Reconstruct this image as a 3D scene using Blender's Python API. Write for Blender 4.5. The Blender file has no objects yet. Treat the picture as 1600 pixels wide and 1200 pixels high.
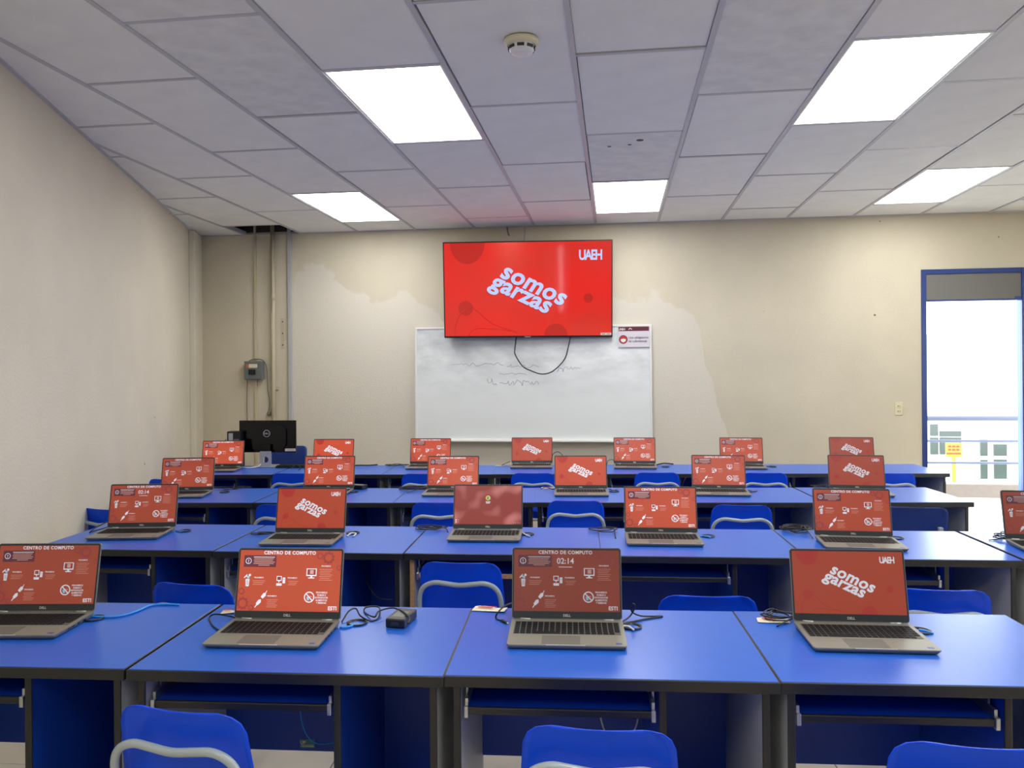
import bpy, bmesh, math, random
from mathutils import Matrix, Vector
random.seed(7)
R = math.radians
D = bpy.data
COL = bpy.context.scene.collection
sc = bpy.context.scene

# ------------------------------------------------------------------ camera
F, PX, PY, RHO, YAW, H = 1230.0, 800.0, 579.3, .008, math.atan(105/1230), 1.575
cd = D.cameras.new('camera'); cam = D.objects.new('camera', cd); COL.objects.link(cam)
cd.sensor_width = 36; cd.sensor_fit = 'HORIZONTAL'; cd.lens = 36*F/1600
cd.shift_y = (PY-600)/1600; cd.clip_start = .05; cd.clip_end = 300
cy, sy = math.cos(YAW), math.sin(YAW); cr, sr = math.cos(RHO), math.sin(RHO)
Rv = Vector((cy, sy, 0)); Fv = Vector((-sy, cy, 0)); Zv = Vector((0, 0, 1))
ax = Rv*cr - Zv*sr; ay = Rv*sr + Zv*cr; az = -Fv
cam.matrix_world = Matrix(((ax.x, ay.x, az.x, 0), (ax.y, ay.y, az.y, 0), (ax.z, ay.z, az.z, H), (0, 0, 0, 1)))
sc.camera = cam
# ------------------------------------------------------------------ sky, exposure
w = D.worlds.new('sky'); sc.world = w; w.use_nodes = True
bg = w.node_tree.nodes['Background']
bg.inputs[0].default_value = (.86, .93, 1, 1); bg.inputs[1].default_value = 8.0
PANEL = 12.5
sc.view_settings.view_transform = 'Standard'; sc.view_settings.look = 'None'
sc.view_settings.exposure = 0.0; sc.view_settings.gamma = 1; sc.view_settings.use_curve_mapping = False
sc.cycles.max_bounces = 7; sc.cycles.diffuse_bounces = 4; sc.cycles.glossy_bounces = 3
sc.cycles.sample_clamp_indirect = 6; sc.cycles.caustics_reflective = False; sc.cycles.caustics_refractive = False

# ------------------------------------------------------------------ helpers
def lin(r, g, b):
    f = lambda c: (c/255/12.92 if c/255 <= .04045 else ((c/255+.055)/1.055)**2.4)
    return (f(r), f(g), f(b), 1)
def mat(name, rgb, rough=.5, metal=0, spec=.5, noise=0, nscale=20, bump=0, bscale=200, coat=0, emit=None, es=0, alpha=None):
    m = D.materials.new(name); m.use_nodes = True; nt = m.node_tree; b = nt.nodes['Principled BSDF']
    b.inputs['Base Color'].default_value = lin(*rgb); b.inputs['Roughness'].default_value = rough
    b.inputs['Metallic'].default_value = metal; b.inputs['Specular IOR Level'].default_value = spec
    b.inputs['Coat Weight'].default_value = coat; b.inputs['Coat Roughness'].default_value = .08
    if noise or bump:
        tc = nt.nodes.new('ShaderNodeTexCoord')
    if noise:
        n = nt.nodes.new('ShaderNodeTexNoise'); n.inputs['Scale'].default_value = nscale; n.inputs['Detail'].default_value = 5
        nt.links.new(tc.outputs['Object'], n.inputs['Vector'])
        r = nt.nodes.new('ShaderNodeValToRGB'); c = lin(*rgb)
        r.color_ramp.elements[0].position = .3; r.color_ramp.elements[1].position = .7
        r.color_ramp.elements[0].color = [x*(1-noise) for x in c[:3]]+[1]
        r.color_ramp.elements[1].color = [min(1, x*(1+noise)) for x in c[:3]]+[1]
        nt.links.new(n.outputs['Fac'], r.inputs['Fac']); nt.links.new(r.outputs['Color'], b.inputs['Base Color'])
    if bump:
        n2 = nt.nodes.new('ShaderNodeTexNoise'); n2.inputs['Scale'].default_value = bscale; n2.inputs['Detail'].default_value = 3
        nt.links.new(tc.outputs['Object'], n2.inputs['Vector'])
        bp = nt.nodes.new('ShaderNodeBump'); bp.inputs['Strength'].default_value = bump; bp.inputs['Distance'].default_value = .004
        nt.links.new(n2.outputs['Fac'], bp.inputs['Height']); nt.links.new(bp.outputs['Normal'], b.inputs['Normal'])
    if emit:
        b.inputs['Emission Color'].default_value = lin(*emit); b.inputs['Emission Strength'].default_value = es
    return m
def screen_mat(name, rgb, es=1.0, rough=.28, spec=.5, blotch=None, two=None):
    """self-lit display picture; the display's brightness sits in the object's colour"""
    m = D.materials.new(name); m.use_nodes = True; nt = m.node_tree; b = nt.nodes['Principled BSDF']
    b.inputs['Base Color'].default_value = (.035, .033, .034, 1) if rough > .1 else (.01, .01, .011, 1); b.inputs['Roughness'].default_value = rough
    b.inputs['Specular IOR Level'].default_value = spec
    oi = nt.nodes.new('ShaderNodeObjectInfo'); mx = nt.nodes.new('ShaderNodeMix'); mx.data_type = 'RGBA'; mx.blend_type = 'MULTIPLY'
    mx.inputs[0].default_value = 1
    mx.inputs[6].default_value = lin(*rgb); nt.links.new(oi.outputs['Color'], mx.inputs[7])
    if blotch or two:
        tc = nt.nodes.new('ShaderNodeTexCoord')
        n = nt.nodes.new('ShaderNodeTexNoise'); n.inputs['Scale'].default_value = 14 if blotch else 3; n.inputs['Detail'].default_value = 0
        nt.links.new(tc.outputs['Object'], n.inputs['Vector'])
        r = nt.nodes.new('ShaderNodeValToRGB'); r.color_ramp.elements[0].position = .5; r.color_ramp.elements[1].position = .78 if blotch else .75
        if two: r.color_ramp.elements[0].position = .3
        r.color_ramp.elements[0].color = lin(*rgb); r.color_ramp.elements[1].color = lin(*(blotch or two))
        nt.links.new(n.outputs['Fac'], r.inputs['Fac']); nt.links.new(r.outputs['Color'], mx.inputs[6])
    nt.links.new(mx.outputs[2], b.inputs['Emission Color']); b.inputs['Emission Strength'].default_value = es
    m.cycles.emission_sampling = 'NONE'
    return m

class MB:
    def __init__(s): s.v = []; s.f = []; s.m = []; s.sm = []
    def add(s, vs, fs, mi=0, smooth=False):
        o = len(s.v); s.v += [tuple(x) for x in vs]
        for f in fs: s.f.append([o+i for i in f]); s.m.append(mi); s.sm.append(smooth)
        return s
    def box(s, x0, x1, y0, y1, z0, z1, mi=0, bev=0, M=None):
        if bev:
            bm = bmesh.new(); bmesh.ops.create_cube(bm, size=1)
            for v in bm.verts: v.co = ((x0+x1)/2+v.co.x*(x1-x0), (y0+y1)/2+v.co.y*(y1-y0), (z0+z1)/2+v.co.z*(z1-z0))
            bmesh.ops.bevel(bm, geom=bm.edges[:], offset=bev, segments=2, affect='EDGES', profile=.5)
            vs = [v.co.copy() for v in bm.verts]; fs = [[v.index for v in f.verts] for f in bm.faces]; bm.free()
        else:
            vs = [Vector(p) for p in ((x0,y0,z0),(x1,y0,z0),(x1,y1,z0),(x0,y1,z0),(x0,y0,z1),(x1,y0,z1),(x1,y1,z1),(x0,y1,z1))]
            fs = [(0,3,2,1),(4,5,6,7),(0,1,5,4),(1,2,6,5),(2,3,7,6),(3,0,4,7)]
        if M: vs = [M @ v for v in vs]
        return s.add(vs, fs, mi)
    def prism(s, pts, z0, z1, mi=0, M=None, axis='z'):
        n = len(pts)
        if axis == 'z': vs = [Vector((x, y, z0)) for x, y in pts]+[Vector((x, y, z1)) for x, y in pts]
        else: vs = [Vector((x, z0, y)) for x, y in pts]+[Vector((x, z1, y)) for x, y in pts]
        fs = [list(range(n))[::-1], list(range(n, 2*n))]+[(i, (i+1) % n, n+(i+1) % n, n+i) for i in range(n)]
        if M: vs = [M @ v for v in vs]
        return s.add(vs, fs, mi)
    def flat(s, pts, y, mi=0):   # polygon facing -Y in the xz plane
        return s.add([(x, y, z) for x, z in pts], [list(range(len(pts)))], mi)
    def tube(s, path, r, n=8, mi=0, closed=False, caps=True):
        P = [Vector(p) for p in path]; N = len(P); rings = []; up = None
        for i, p in enumerate(P):
            t = (P[(i+1) % N]-P[i-1]) if closed else (P[min(i+1, N-1)]-P[max(i-1, 0)])
            if t.length < 1e-9: t = Vector((0, 0, 1))
            t.normalize()
            if up is None: up = Vector((0, 0, 1)) if abs(t.z) < .9 else Vector((0, 1, 0))
            a = t.cross(up)
            if a.length < 1e-4: a = t.cross(Vector((1, 0, 0)))
            a.normalize(); b = a.cross(t).normalized(); up = b
            rr = r[i] if isinstance(r, (list, tuple)) else r
            rings.append([p+a*math.cos(2*math.pi*k/n)*rr+b*math.sin(2*math.pi*k/n)*rr for k in range(n)])
        vs = [v for q in rings for v in q]; fs = []
        for i in range(N if closed else N-1):
            j = (i+1) % N
            for k in range(n): fs.append((i*n+k, i*n+(k+1) % n, j*n+(k+1) % n, j*n+k))
        if caps and not closed: fs += [list(range(n))[::-1], [(N-1)*n+k for k in range(n)]]
        return s.add(vs, fs, mi, True)
    def cyl(s, c, r, z0, z1, n=24, mi=0, M=None, smooth=False):
        pts = [(c[0]+r*math.cos(2*math.pi*k/n), c[1]+r*math.sin(2*math.pi*k/n)) for k in range(n)]
        return s.prism(pts, z0, z1, mi, M)
    def lathe(s, prof, n=32, mi=0, M=None):
        vs = []; fs = []
        for r, z in prof: vs += [Vector((r*math.cos(2*math.pi*k/n), r*math.sin(2*math.pi*k/n), z)) for k in range(n)]
        for i in range(len(prof)-1):
            for k in range(n): fs.append((i*n+k, i*n+(k+1) % n, (i+1)*n+(k+1) % n, (i+1)*n+k))
        if M: vs = [M @ v for v in vs]
        return s.add(vs, fs, mi, True)
    def text(s, string, pos, size, mi=0, y=0, bold=0, ex=(1, 0), ey=(0, 1), align='CENTER', space=1.0):
        vs, fs = text_geo(string, bold, align, space)
        s.add([(pos[0]+size*(a*ex[0]+b*ey[0]), y, pos[1]+size*(a*ex[1]+b*ey[1])) for a, b in vs], fs, mi)
        return s
    def mesh(s, name, mats):
        me = D.meshes.new(name); me.from_pydata(s.v, [], s.f)
        for m in (mats if isinstance(mats, (list, tuple)) else [mats]): me.materials.append(m)
        me.polygons.foreach_set('material_index', s.m); me.polygons.foreach_set('use_smooth', s.sm); me.update()
        return me
    def build(s, name, mats, parent=None, loc=(0, 0, 0), rz=0):
        o = D.objects.new(name, s.mesh(name, mats)); COL.objects.link(o); o.parent = parent
        o.location = loc; o.rotation_euler = (0, 0, rz); return o
_tc = {}
def text_geo(string, bold=0, align='CENTER', space=1.0):
    key = (string, bold, align, space)
    if key not in _tc:
        c = D.curves.new('writing', 'FONT'); c.body = string; c.align_x = align; c.align_y = 'BOTTOM_BASELINE'; c.offset = bold
        c.space_character = space; c.resolution_u = 3; c.fill_mode = 'FRONT'; c.space_line = .8
        o = D.objects.new('writing', c); COL.objects.link(o)
        me = D.meshes.new_from_object(o.evaluated_get(bpy.context.evaluated_depsgraph_get()))
        _tc[key] = ([(v.co.x, v.co.y) for v in me.vertices], [tuple(p.vertices) for p in me.polygons])
        D.objects.remove(o); D.curves.remove(c); D.meshes.remove(me)
    return _tc[key]
def tag(o, label=None, cat=None, group=None, kind=None):
    if label: o['label'] = label
    if cat: o['category'] = cat
    if group: o['group'] = group
    if kind: o['kind'] = kind
    return o
def empty(name, loc=(0, 0, 0), rz=0, parent=None):
    o = D.objects.new(name, None); COL.objects.link(o); o.location = loc; o.rotation_euler = (0, 0, rz); o.parent = parent
    o.empty_display_size = .1; return o
def kids(o): return [c for c in ALL if c.parent == o]
def copy_tree(o, parent=None):
    c = o.copy(); COL.objects.link(c); c.parent = parent
    for k in list(o.children): copy_tree(k, c)
    return c
def spline(pts, n=8, closed=False):
    P = [Vector(p) for p in pts]; out = []; N = len(P)
    for i in range(N if closed else N-1):
        p0, p1, p2, p3 = (P[(i-1) % N], P[i], P[(i+1) % N], P[(i+2) % N]) if closed else (P[max(i-1, 0)], P[i], P[i+1], P[min(i+2, N-1)])
        for k in range(n):
            t = k/n
            out.append(.5*((2*p1)+(p2-p0)*t+(2*p0-5*p1+4*p2-p3)*t*t+(3*p1-p0-3*p2+p3)*t**3))
    if not closed: out.append(P[-1])
    return out
def clip(poly, planes):      # planes: (nx, ny, d) keep nx*x+ny*y >= d
    for nx, ny, d in planes:
        out = []
        for i in range(len(poly)):
            a, b = poly[i-1], poly[i]; da, db = nx*a[0]+ny*a[1]-d, nx*b[0]+ny*b[1]-d
            if (da >= 0) != (db >= 0):
                t = da/(da-db); out.append((a[0]+(b[0]-a[0])*t, a[1]+(b[1]-a[1])*t))
            if db >= 0: out.append(b)
        poly = out
        if len(poly) < 3: return []
    return poly

# ------------------------------------------------------------------ materials
M = {}
def wall_mat(name, base, light, patch):
    m = D.materials.new(name); m.use_nodes = True; nt = m.node_tree; N = nt.nodes; L = nt.links; b = N['Principled BSDF']
    b.inputs['Roughness'].default_value = .75; b.inputs['Specular IOR Level'].default_value = .25
    tc = N.new('ShaderNodeTexCoord'); sep = N.new('ShaderNodeSeparateXYZ'); L.new(tc.outputs['Object'], sep.inputs[0])
    n = N.new('ShaderNodeTexNoise'); n.inputs['Scale'].default_value = 1.3; n.inputs['Detail'].default_value = 6; L.new(tc.outputs['Object'], n.inputs['Vector'])
    r = N.new('ShaderNodeValToRGB'); r.color_ramp.elements[0].position = .3; r.color_ramp.elements[1].position = .7
    c = lin(*base); r.color_ramp.elements[0].color = [x*.93 for x in c[:3]]+[1]; r.color_ramp.elements[1].color = [x*1.05 for x in c[:3]]+[1]
    L.new(n.outputs['Fac'], r.inputs['Fac']); out = r.outputs['Color']
    if patch:   # repainted area: stops at a ragged brush edge
        def math_(op, a, bb):
            q = N.new('ShaderNodeMath'); q.operation = op
            for i, v in enumerate((a, bb)):
                if isinstance(v, (int, float)): q.inputs[i].default_value = v
                elif v is not None: L.new(v, q.inputs[i])
            return q.outputs[0]
        n3 = N.new('ShaderNodeTexNoise'); n3.inputs['Scale'].default_value = 2.6; n3.inputs['Detail'].default_value = 4; L.new(tc.outputs['Object'], n3.inputs['Vector'])
        wob = math_('MULTIPLY', math_('SUBTRACT', n3.outputs['Fac'], .5), .7)
        cv = N.new('ShaderNodeFloatCurve'); L.new(math_('DIVIDE', math_('ADD', sep.outputs[0], 4.0), 9.0), cv.inputs['Value'])
        pts = [(0, .0), (.145, .0), (.158, .84), (.185, .87), (.22, .80), (.27, .76), (.36, .70), (.56, .74), (.595, .72), (.62, .5), (.64, .3), (.66, .05), (1, .0)]
        cu = cv.mapping.curves[0]; cu.points[0].location = pts[0]; cu.points[1].location = pts[-1]
        for p in pts[1:-1]: cu.points.new(*p)
        cv.mapping.update()
        edge = math_('MULTIPLY', cv.outputs[0], 3.1)
        d = math_('SUBTRACT', math_('ADD', edge, wob), sep.outputs[2])
        mk = math_('MULTIPLY', d, 25); mk.node.use_clamp = True
        mx = N.new('ShaderNodeMix'); mx.data_type = 'RGBA'; L.new(mk, mx.inputs[0]); L.new(out, mx.inputs[6]); mx.inputs[7].default_value = lin(*light)
        out = mx.outputs[2]
    # small specks and nail holes
    vo = N.new('ShaderNodeTexVoronoi'); vo.inputs['Scale'].default_value = 2.2; L.new(tc.outputs['Object'], vo.inputs['Vector'])
    lt = N.new('ShaderNodeMath'); lt.operation = 'LESS_THAN'; L.new(vo.outputs['Distance'], lt.inputs[0]); lt.inputs[1].default_value = .022
    mx2 = N.new('ShaderNodeMix'); mx2.data_type = 'RGBA'; L.new(lt.outputs[0], mx2.inputs[0]); L.new(out, mx2.inputs[6]); mx2.inputs[7].default_value = lin(120, 108, 90)
    L.new(mx2.outputs[2], b.inputs['Base Color'])
    n2 = N.new('ShaderNodeTexNoise'); n2.inputs['Scale'].default_value = 60; n2.inputs['Detail'].default_value = 4; L.new(tc.outputs['Object'], n2.inputs['Vector'])
    bp = N.new('ShaderNodeBump'); bp.inputs['Strength'].default_value = .35; bp.inputs['Distance'].default_value = .006
    L.new(n2.outputs['Fac'], bp.inputs['Height']); L.new(bp.outputs['Normal'], b.inputs['Normal'])
    return m
M['wall_b'] = wall_mat('cream_plaster_back', (218, 209, 186), (224, 217, 201), True)
M['wall'] = wall_mat('cream_plaster', (222, 215, 196), None, False)
M['tile'] = mat('ceiling_tile', (241, 241, 236), .9, noise=.03, nscale=5, bump=.25, bscale=140, spec=.1)
M['tile_stain'] = mat('stained_ceiling_tile', (232, 232, 228), .9, noise=.07, nscale=9, bump=.4, bscale=60, spec=.1)
M['tbar'] = mat('ceiling_grid_metal', (196, 196, 198), .5)
M['plenum'] = mat('shade_dark_soffit', (60, 58, 56), .9)  # unpainted concrete, with the shade of the ceiling void put into its colour
M['panel'] = mat('led_panel', (255, 255, 255), .5, emit=(255, 255, 252), es=PANEL)
M['floor'] = mat('floor_tile', (214, 204, 186), .3, noise=.06, nscale=4)
M['grout'] = mat('floor_grout', (120, 112, 100), .8)
M['top'] = mat('blue_laminate', (34, 98, 205), .3, noise=.03, nscale=30, bump=.04, bscale=300)
M['blue'] = mat('blue_board', (10, 62, 172), .42, noise=.03, nscale=10)
M['band'] = mat('black_edge_band', (30, 31, 33), .38)
M['grey'] = mat('grey_laminate', (192, 195, 196), .45, noise=.04, nscale=12)
M['chip'] = mat('raw_chipboard', (178, 138, 92), .85, noise=.25, nscale=160)
M['zinc'] = mat('zinc_metal', (185, 188, 190), .3, metal=.9)
M['chair'] = mat('blue_plastic', (0, 74, 238), .36, spec=.3, noise=.03, nscale=12, bump=.05, bscale=400)
M['fabric'] = mat('dull_blue_backrest', (18, 52, 128), .55, noise=.05)
M['tube'] = mat('grey_painted_tube', (162, 174, 180), .28, noise=.03)
M['alu'] = mat('laptop_grey_metal', (136, 134, 122), .42, metal=.1, noise=.02, nscale=60)
M['alu_hi'] = mat('laptop_front_lip', (215, 215, 212), .3, metal=.5)
M['bezel'] = mat('laptop_bezel', (44, 50, 54), .35)
M['key'] = mat('laptop_key', (24, 26, 28), .65, spec=.25)
M['keygap'] = mat('keyboard_well', (92, 92, 86), .6)
M['pad'] = mat('trackpad', (108, 106, 98), .5)
M['white'] = mat('white_paint', (236, 236, 232), .4)
M['black'] = mat('black_plastic', (16, 16, 18), .35)
M['gloss'] = mat('glossy_black_plastic', (4, 5, 8), .15, spec=.35)
M['cord'] = mat('black_rubber_cord', (18, 18, 20), .5)
M['eth'] = mat('blue_network_cable', (40, 150, 235), .4)
M['greycord'] = mat('grey_cable', (120, 116, 108), .6)
M['paper'] = mat('paper', (232, 222, 200), .8, noise=.05)
M['frame'] = mat('door_blue_paint', (24, 52, 122), .35)
M['jamb'] = mat('door_jamb_paint', (46, 96, 190), .4)
M['transom'] = mat('grey_transom', (120, 118, 114), .6)
M['silver'] = mat('silver_plastic', (190, 190, 188), .35, metal=.4)
M['box'] = mat('grey_metal_box', (110, 114, 112), .5, noise=.04)
M['pvc'] = mat('white_pvc', (222, 214, 196), .4)
M['cream'] = mat('cream_painted_pipe', (205, 194, 165), .6)
M['conduit'] = mat('grey_channel', (186, 186, 188), .4)
M['outlet'] = mat('ivory_plastic', (228, 220, 186), .4)
M['maroon'] = mat('maroon_print', (92, 22, 38), .5)
M['redprint'] = mat('red_print', (196, 50, 42), .5)
M['ink'] = mat('dark_print', (50, 46, 52), .6)
M['poster'] = mat('poster_paper', (222, 214, 222), .55)
M['orange'] = mat('orange_print', (220, 120, 70), .5)
M['bluesticker'] = mat('blue_sticker', (60, 74, 140), .4)
# whiteboard with smeared marker haze
def wb_mat():
    m = mat('whiteboard_surface', (226, 230, 228), .3); nt = m.node_tree; N = nt.nodes; L = nt.links; b = N['Principled BSDF']
    tc = N.new('ShaderNodeTexCoord'); mp = N.new('ShaderNodeMapping'); mp.inputs['Scale'].default_value = (1.0, 1, 2.2); mp.inputs['Rotation'].default_value = (0, .5, 0)
    L.new(tc.outputs['Object'], mp.inputs[0])
    n = N.new('ShaderNodeTexNoise'); n.inputs['Scale'].default_value = 2.2; n.inputs['Detail'].default_value = 7; n.inputs['Roughness'].default_value = .62; L.new(mp.outputs[0], n.inputs['Vector'])
    r = N.new('ShaderNodeValToRGB'); r.color_ramp.elements[0].position = .36; r.color_ramp.elements[1].position = .62
    r.color_ramp.elements[0].color = lin(200, 205, 205); r.color_ramp.elements[1].color = lin(240, 243, 241)
    L.new(n.outputs['Fac'], r.inputs['Fac'])
    sep = N.new('ShaderNodeSeparateXYZ'); L.new(tc.outputs['Object'], sep.inputs[0])
    mr = N.new('ShaderNodeMapRange'); mr.inputs['From Min'].default_value = .35; mr.inputs['From Max'].default_value = .95; L.new(sep.outputs[2], mr.inputs['Value'])
    mx = N.new('ShaderNodeMix'); mx.data_type = 'RGBA'; L.new(mr.outputs[0], mx.inputs[0]); mx.inputs[6].default_value = lin(236, 240, 237); L.new(r.outputs[0], mx.inputs[7])
    L.new(mx.outputs[2], b.inputs['Base Color']); return m
M['wb'] = wb_mat()
M['marker'] = mat('faded_marker', (168, 174, 178), .6)
# displays
M['s_rules'] = screen_mat('display_red_slide', (208, 82, 44), two=(198, 66, 42))
M['s_somos'] = screen_mat('display_red_title', (206, 72, 34))
M['s_lock'] = screen_mat('display_blurred_lock', (150, 48, 40), blotch=(205, 120, 115))
M['s_tv'] = screen_mat('display_tv_red', (228, 26, 14), es=1.0, rough=.06, spec=.6, two=(214, 38, 26))
M['s_white'] = screen_mat('display_white', (235, 238, 248))
M['s_pale'] = screen_mat('display_pale', (225, 165, 150))
M['s_box'] = screen_mat('display_dark_box', (96, 26, 52))
M['s_gear'] = screen_mat('display_gear', (150, 48, 46))
M['s_ring'] = screen_mat('display_ring', (209, 90, 60))
M['s_blue'] = screen_mat('display_light_blue', (150, 205, 235))
M['s_shade'] = screen_mat('display_wave', (176, 32, 22))
M['s_av1'] = screen_mat('display_yellow', (225, 190, 80)); M['s_av2'] = screen_mat('display_green', (70, 160, 90))
M['s_tvtxt'] = screen_mat('display_tv_pale_blue', (190, 208, 255), rough=.06)
M['s_tvshade'] = screen_mat('display_tv_wave', (190, 28, 20), rough=.06)
M['k2'] = mat('white_cable', (220, 220, 216), .4)
M['glow_out'] = mat('sunlit_white_concrete', (238, 236, 232), .7)
M['grass'] = mat('lawn', (80, 112, 36), .9, noise=.2)
M['farglass'] = mat('far_window_glass', (60, 68, 66), .2)
M['yellow'] = mat('yellow_sign', (170, 156, 40), .6)
M['rail'] = mat('railing_paint', (84, 92, 118), .5)
M['curb'] = mat('curb_concrete', (112, 104, 98), .8, noise=.06)
M['curtain'] = mat('window_curtain', (200, 190, 178), .9)
M['glass'] = D.materials.new('window_glass'); M['glass'].use_nodes = True
gb = M['glass'].node_tree.nodes['Principled BSDF']; gb.inputs['Transmission Weight'].default_value = 1; gb.inputs['Roughness'].default_value = 0
gb.inputs['IOR'].default_value = 1.02; gb.inputs['Base Color'].default_value = (.95, 1, .98, 1)

# ------------------------------------------------------------------ room shell
GA = math.atan(161/1230)-YAW; gc, gs = math.cos(GA), math.sin(GA)
def uv2w(u, v): return (u*gc+v*gs, -u*gs+v*gc)
BA = -.038; bc, bs = math.cos(BA), math.sin(BA); B0 = (-.34, 7.80)
def wl(s, off=0):        # back-wall frame: s along the wall, off towards the room
    return (B0[0]+s*bc+off*bs, B0[1]+s*bs-off*bc)
LA = (-2.63, 3.40); LB = (-3.87, 7.555); ld = Vector((LB[0]-LA[0], LB[1]-LA[1])).normalized(); ln = Vector((ld.y, -ld.x))   # ln points into the room
PL = [(ln.x, ln.y, ln.x*LA[0]+ln.y*LA[1]), (bs, -bc, bs*B0[0]-bc*B0[1]), (-1, 0, -5.4), (0, 1, -2.6)]
BIG = [(-9, -9), (9, -9), (9, 12), (-9, 12)]
ROOM = clip(BIG, PL); HC = 3.015
def grow(d): return [(a, b, c-d) for a, b, c in PL]
fl = MB().prism(clip(BIG, grow(.15)), -.12, -.004).build('floor', M['grout']); tag(fl, kind='structure')
FT = .5; ftm = MB().box(.003, FT-.003, .003, FT-.003, -.004, 0, 0).mesh('floor_tile', M['floor'])
for i in range(-9, 12):
    for j in range(2, 17):
        q = [(i*FT, j*FT), (i*FT+FT, j*FT), (i*FT+FT, j*FT+FT), (i*FT, j*FT+FT)]
        c = clip(q, PL)
        if not c: continue
        if len(c) == 4 and all(p in q for p in c):
            o = D.objects.new('floor_tile', ftm); COL.objects.link(o); o.location = (i*FT, j*FT, 0); o.parent = fl
        else: MB().prism(c, -.004, 0).build('floor_tile', M['floor'], fl)
MB().prism(clip([(-9, -9), (9, -9), (9, 1), (-9, 1)], PL), -.004, 0).build('rear_floor', M['floor'], fl)

ce = MB().prism(clip(BIG, grow(.15)), 3.40, 3.55).build('ceiling', M['plenum']); tag(ce, kind='structure')
UK = lambda k: .427+.604*k; TL = 1.225
LIGHTS = {(-3, 0): 0, (-5, 2): 0, (-1, 2): 0, (1, 0): 0, (3, 2): 0}
LIGHTS.update({(-3, -4): 0, (1, -4): 0, (-1, -2): 0, (5, 0): 0, (3, -2): 0})
tmesh = {k: MB().box(.013, .604-.013, .013, TL-.013, HC-.004, HC+.012, 0, bev=.003).mesh('ceiling_tile', M[k]) for k in ('tile', 'tile_stain')}
stain = {(-4, 0), (-1, 1), (-4, -1), (0, 0)}
lights = []
for k in range(-9, 10):
    par = (k % 2 == 1)
    for j in range(-7, 5):
        v0 = (3.60 if par else 2.99)+TL*(j if par else j)
        u0 = UK(k); u1 = u0+.604
        if par: cellkey = (k, j)
        else: cellkey = (k, j)
        q = [uv2w(u0+.013, v0+.013), uv2w(u1-.013, v0+.013), uv2w(u1-.013, v0+TL-.013), uv2w(u0+.013, v0+TL-.013)]
        c = clip(q, PL)
        if not c: continue
        if cellkey in LIGHTS and par:
            lights.append((u0, v0)); 
        elif par and k == -7 and False: pass
        elif k == -7 and v0 > 7.2: pass
        elif k == -8 and v0 > 7.8: pass
        elif len(c) == 4 and all(p in q for p in c):
            o = D.objects.new('ceiling_tile', tmesh['tile_stain' if (k, j) in stain else 'tile']); COL.objects.link(o); o.parent = ce
            x, y = uv2w(u0, v0); o.location = (x, y, random.uniform(-.001, .001)); o.rotation_euler = (random.uniform(-.0015, .0015), random.uniform(-.002, .002), -GA)
        else: MB().prism(c, HC-.004, HC+.012).build('ceiling_tile', M['tile'], ce)
        a = [uv2w(u0+.01, v0-.011), uv2w(u1-.01, v0-.011), uv2w(u1-.01, v0+.011), uv2w(u0+.01, v0+.011)]
        c = clip(a, PL)
        if c: MB().prism(c, HC-.007, HC+.02).build('cross_bar', M['tbar'], ce)
    u = UK(k); c = clip([uv2w(u-.012, -4), uv2w(u+.012, -4), uv2w(u+.012, 9), uv2w(u-.012, 9)], PL)
    if c: MB().prism(c, HC-.010, HC+.03).build('main_bar', M['tbar'], ce)
names = {}
for u0, v0 in lights:
    x, y = uv2w(u0+.302, v0+TL/2)
    e = empty('ceiling_light_panel', (x, y, HC), -GA)
    hw, hl = .302-.012, TL/2-.012
    f = MB()
    for a in ((-hw, hw, -hl, -hl+.012), (-hw, hw, hl-.012, hl), (-hw, -hw+.012, -hl+.012, hl-.012), (hw-.012, hw, -hl+.012, hl-.012)): f.box(*a, -.006, .03)
    f.build('frame', M['white'], e)
    MB().box(-hw+.012, hw-.012, -hl+.012, hl-.012, -.002, .02).build('diffuser', M['panel'], e)
    MB().box(-hw, hw, -hl, hl, .0305, .07).build('housing', M['silver'], e)  # unseen cover, added to keep panel light out of the ceiling void
    names[(round(u0, 2), round(v0, 2))] = e
lab = {(-3, 0): 'lit white panel in the ceiling nearest the camera, left of the smoke detector',
       (1, 0): 'lit white panel in the ceiling nearest the camera, at the upper right',
       (-5, 2): 'lit white panel far left in the ceiling, left of the television',
       (-1, 2): 'lit white panel in the ceiling just above the television right corner',
       (3, 2): 'lit white panel in the ceiling above the open doorway',
       (-3, -4): 'lit white panel by the rear left corner of the ceiling', (3, -2): 'lit white panel overhead on the right behind the viewpoint',
       (1, -4): 'lit white panel near the curtained rear window', (5, 0): 'lit white panel near the right wall beside the front desks', (-1, -2): 'lit white panel directly overhead of the viewpoint'}
for (k, j), t in lab.items():
    e = names.get((round(UK(k), 2), round(3.60+TL*j, 2)))
    if e: tag(e, t, 'light', 'ceiling light panels')

def wallbox(name, p, q, outn, z0, z1, m, th=.15, kind='structure'):
    L = (Vector(q)-Vector(p)).length; a = math.atan2(q[1]-p[1], q[0]-p[0])
    side = Vector((-math.sin(a), math.cos(a))).dot(Vector(outn))
    b = MB().box(0, L, 0 if side > 0 else -th, th if side > 0 else 0, z0, 3.03).box(0, L, 0 if side > 0 else -th, th if side > 0 else 0, 3.03, z1, 1).build(name, [m, M['plenum']], None, (p[0], p[1], 0), a)  # upper strip coloured dark so the gap above the tiles looks unlit
    tag(b, kind=kind); return b
V = {i: p for i, p in enumerate(ROOM)}
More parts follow.
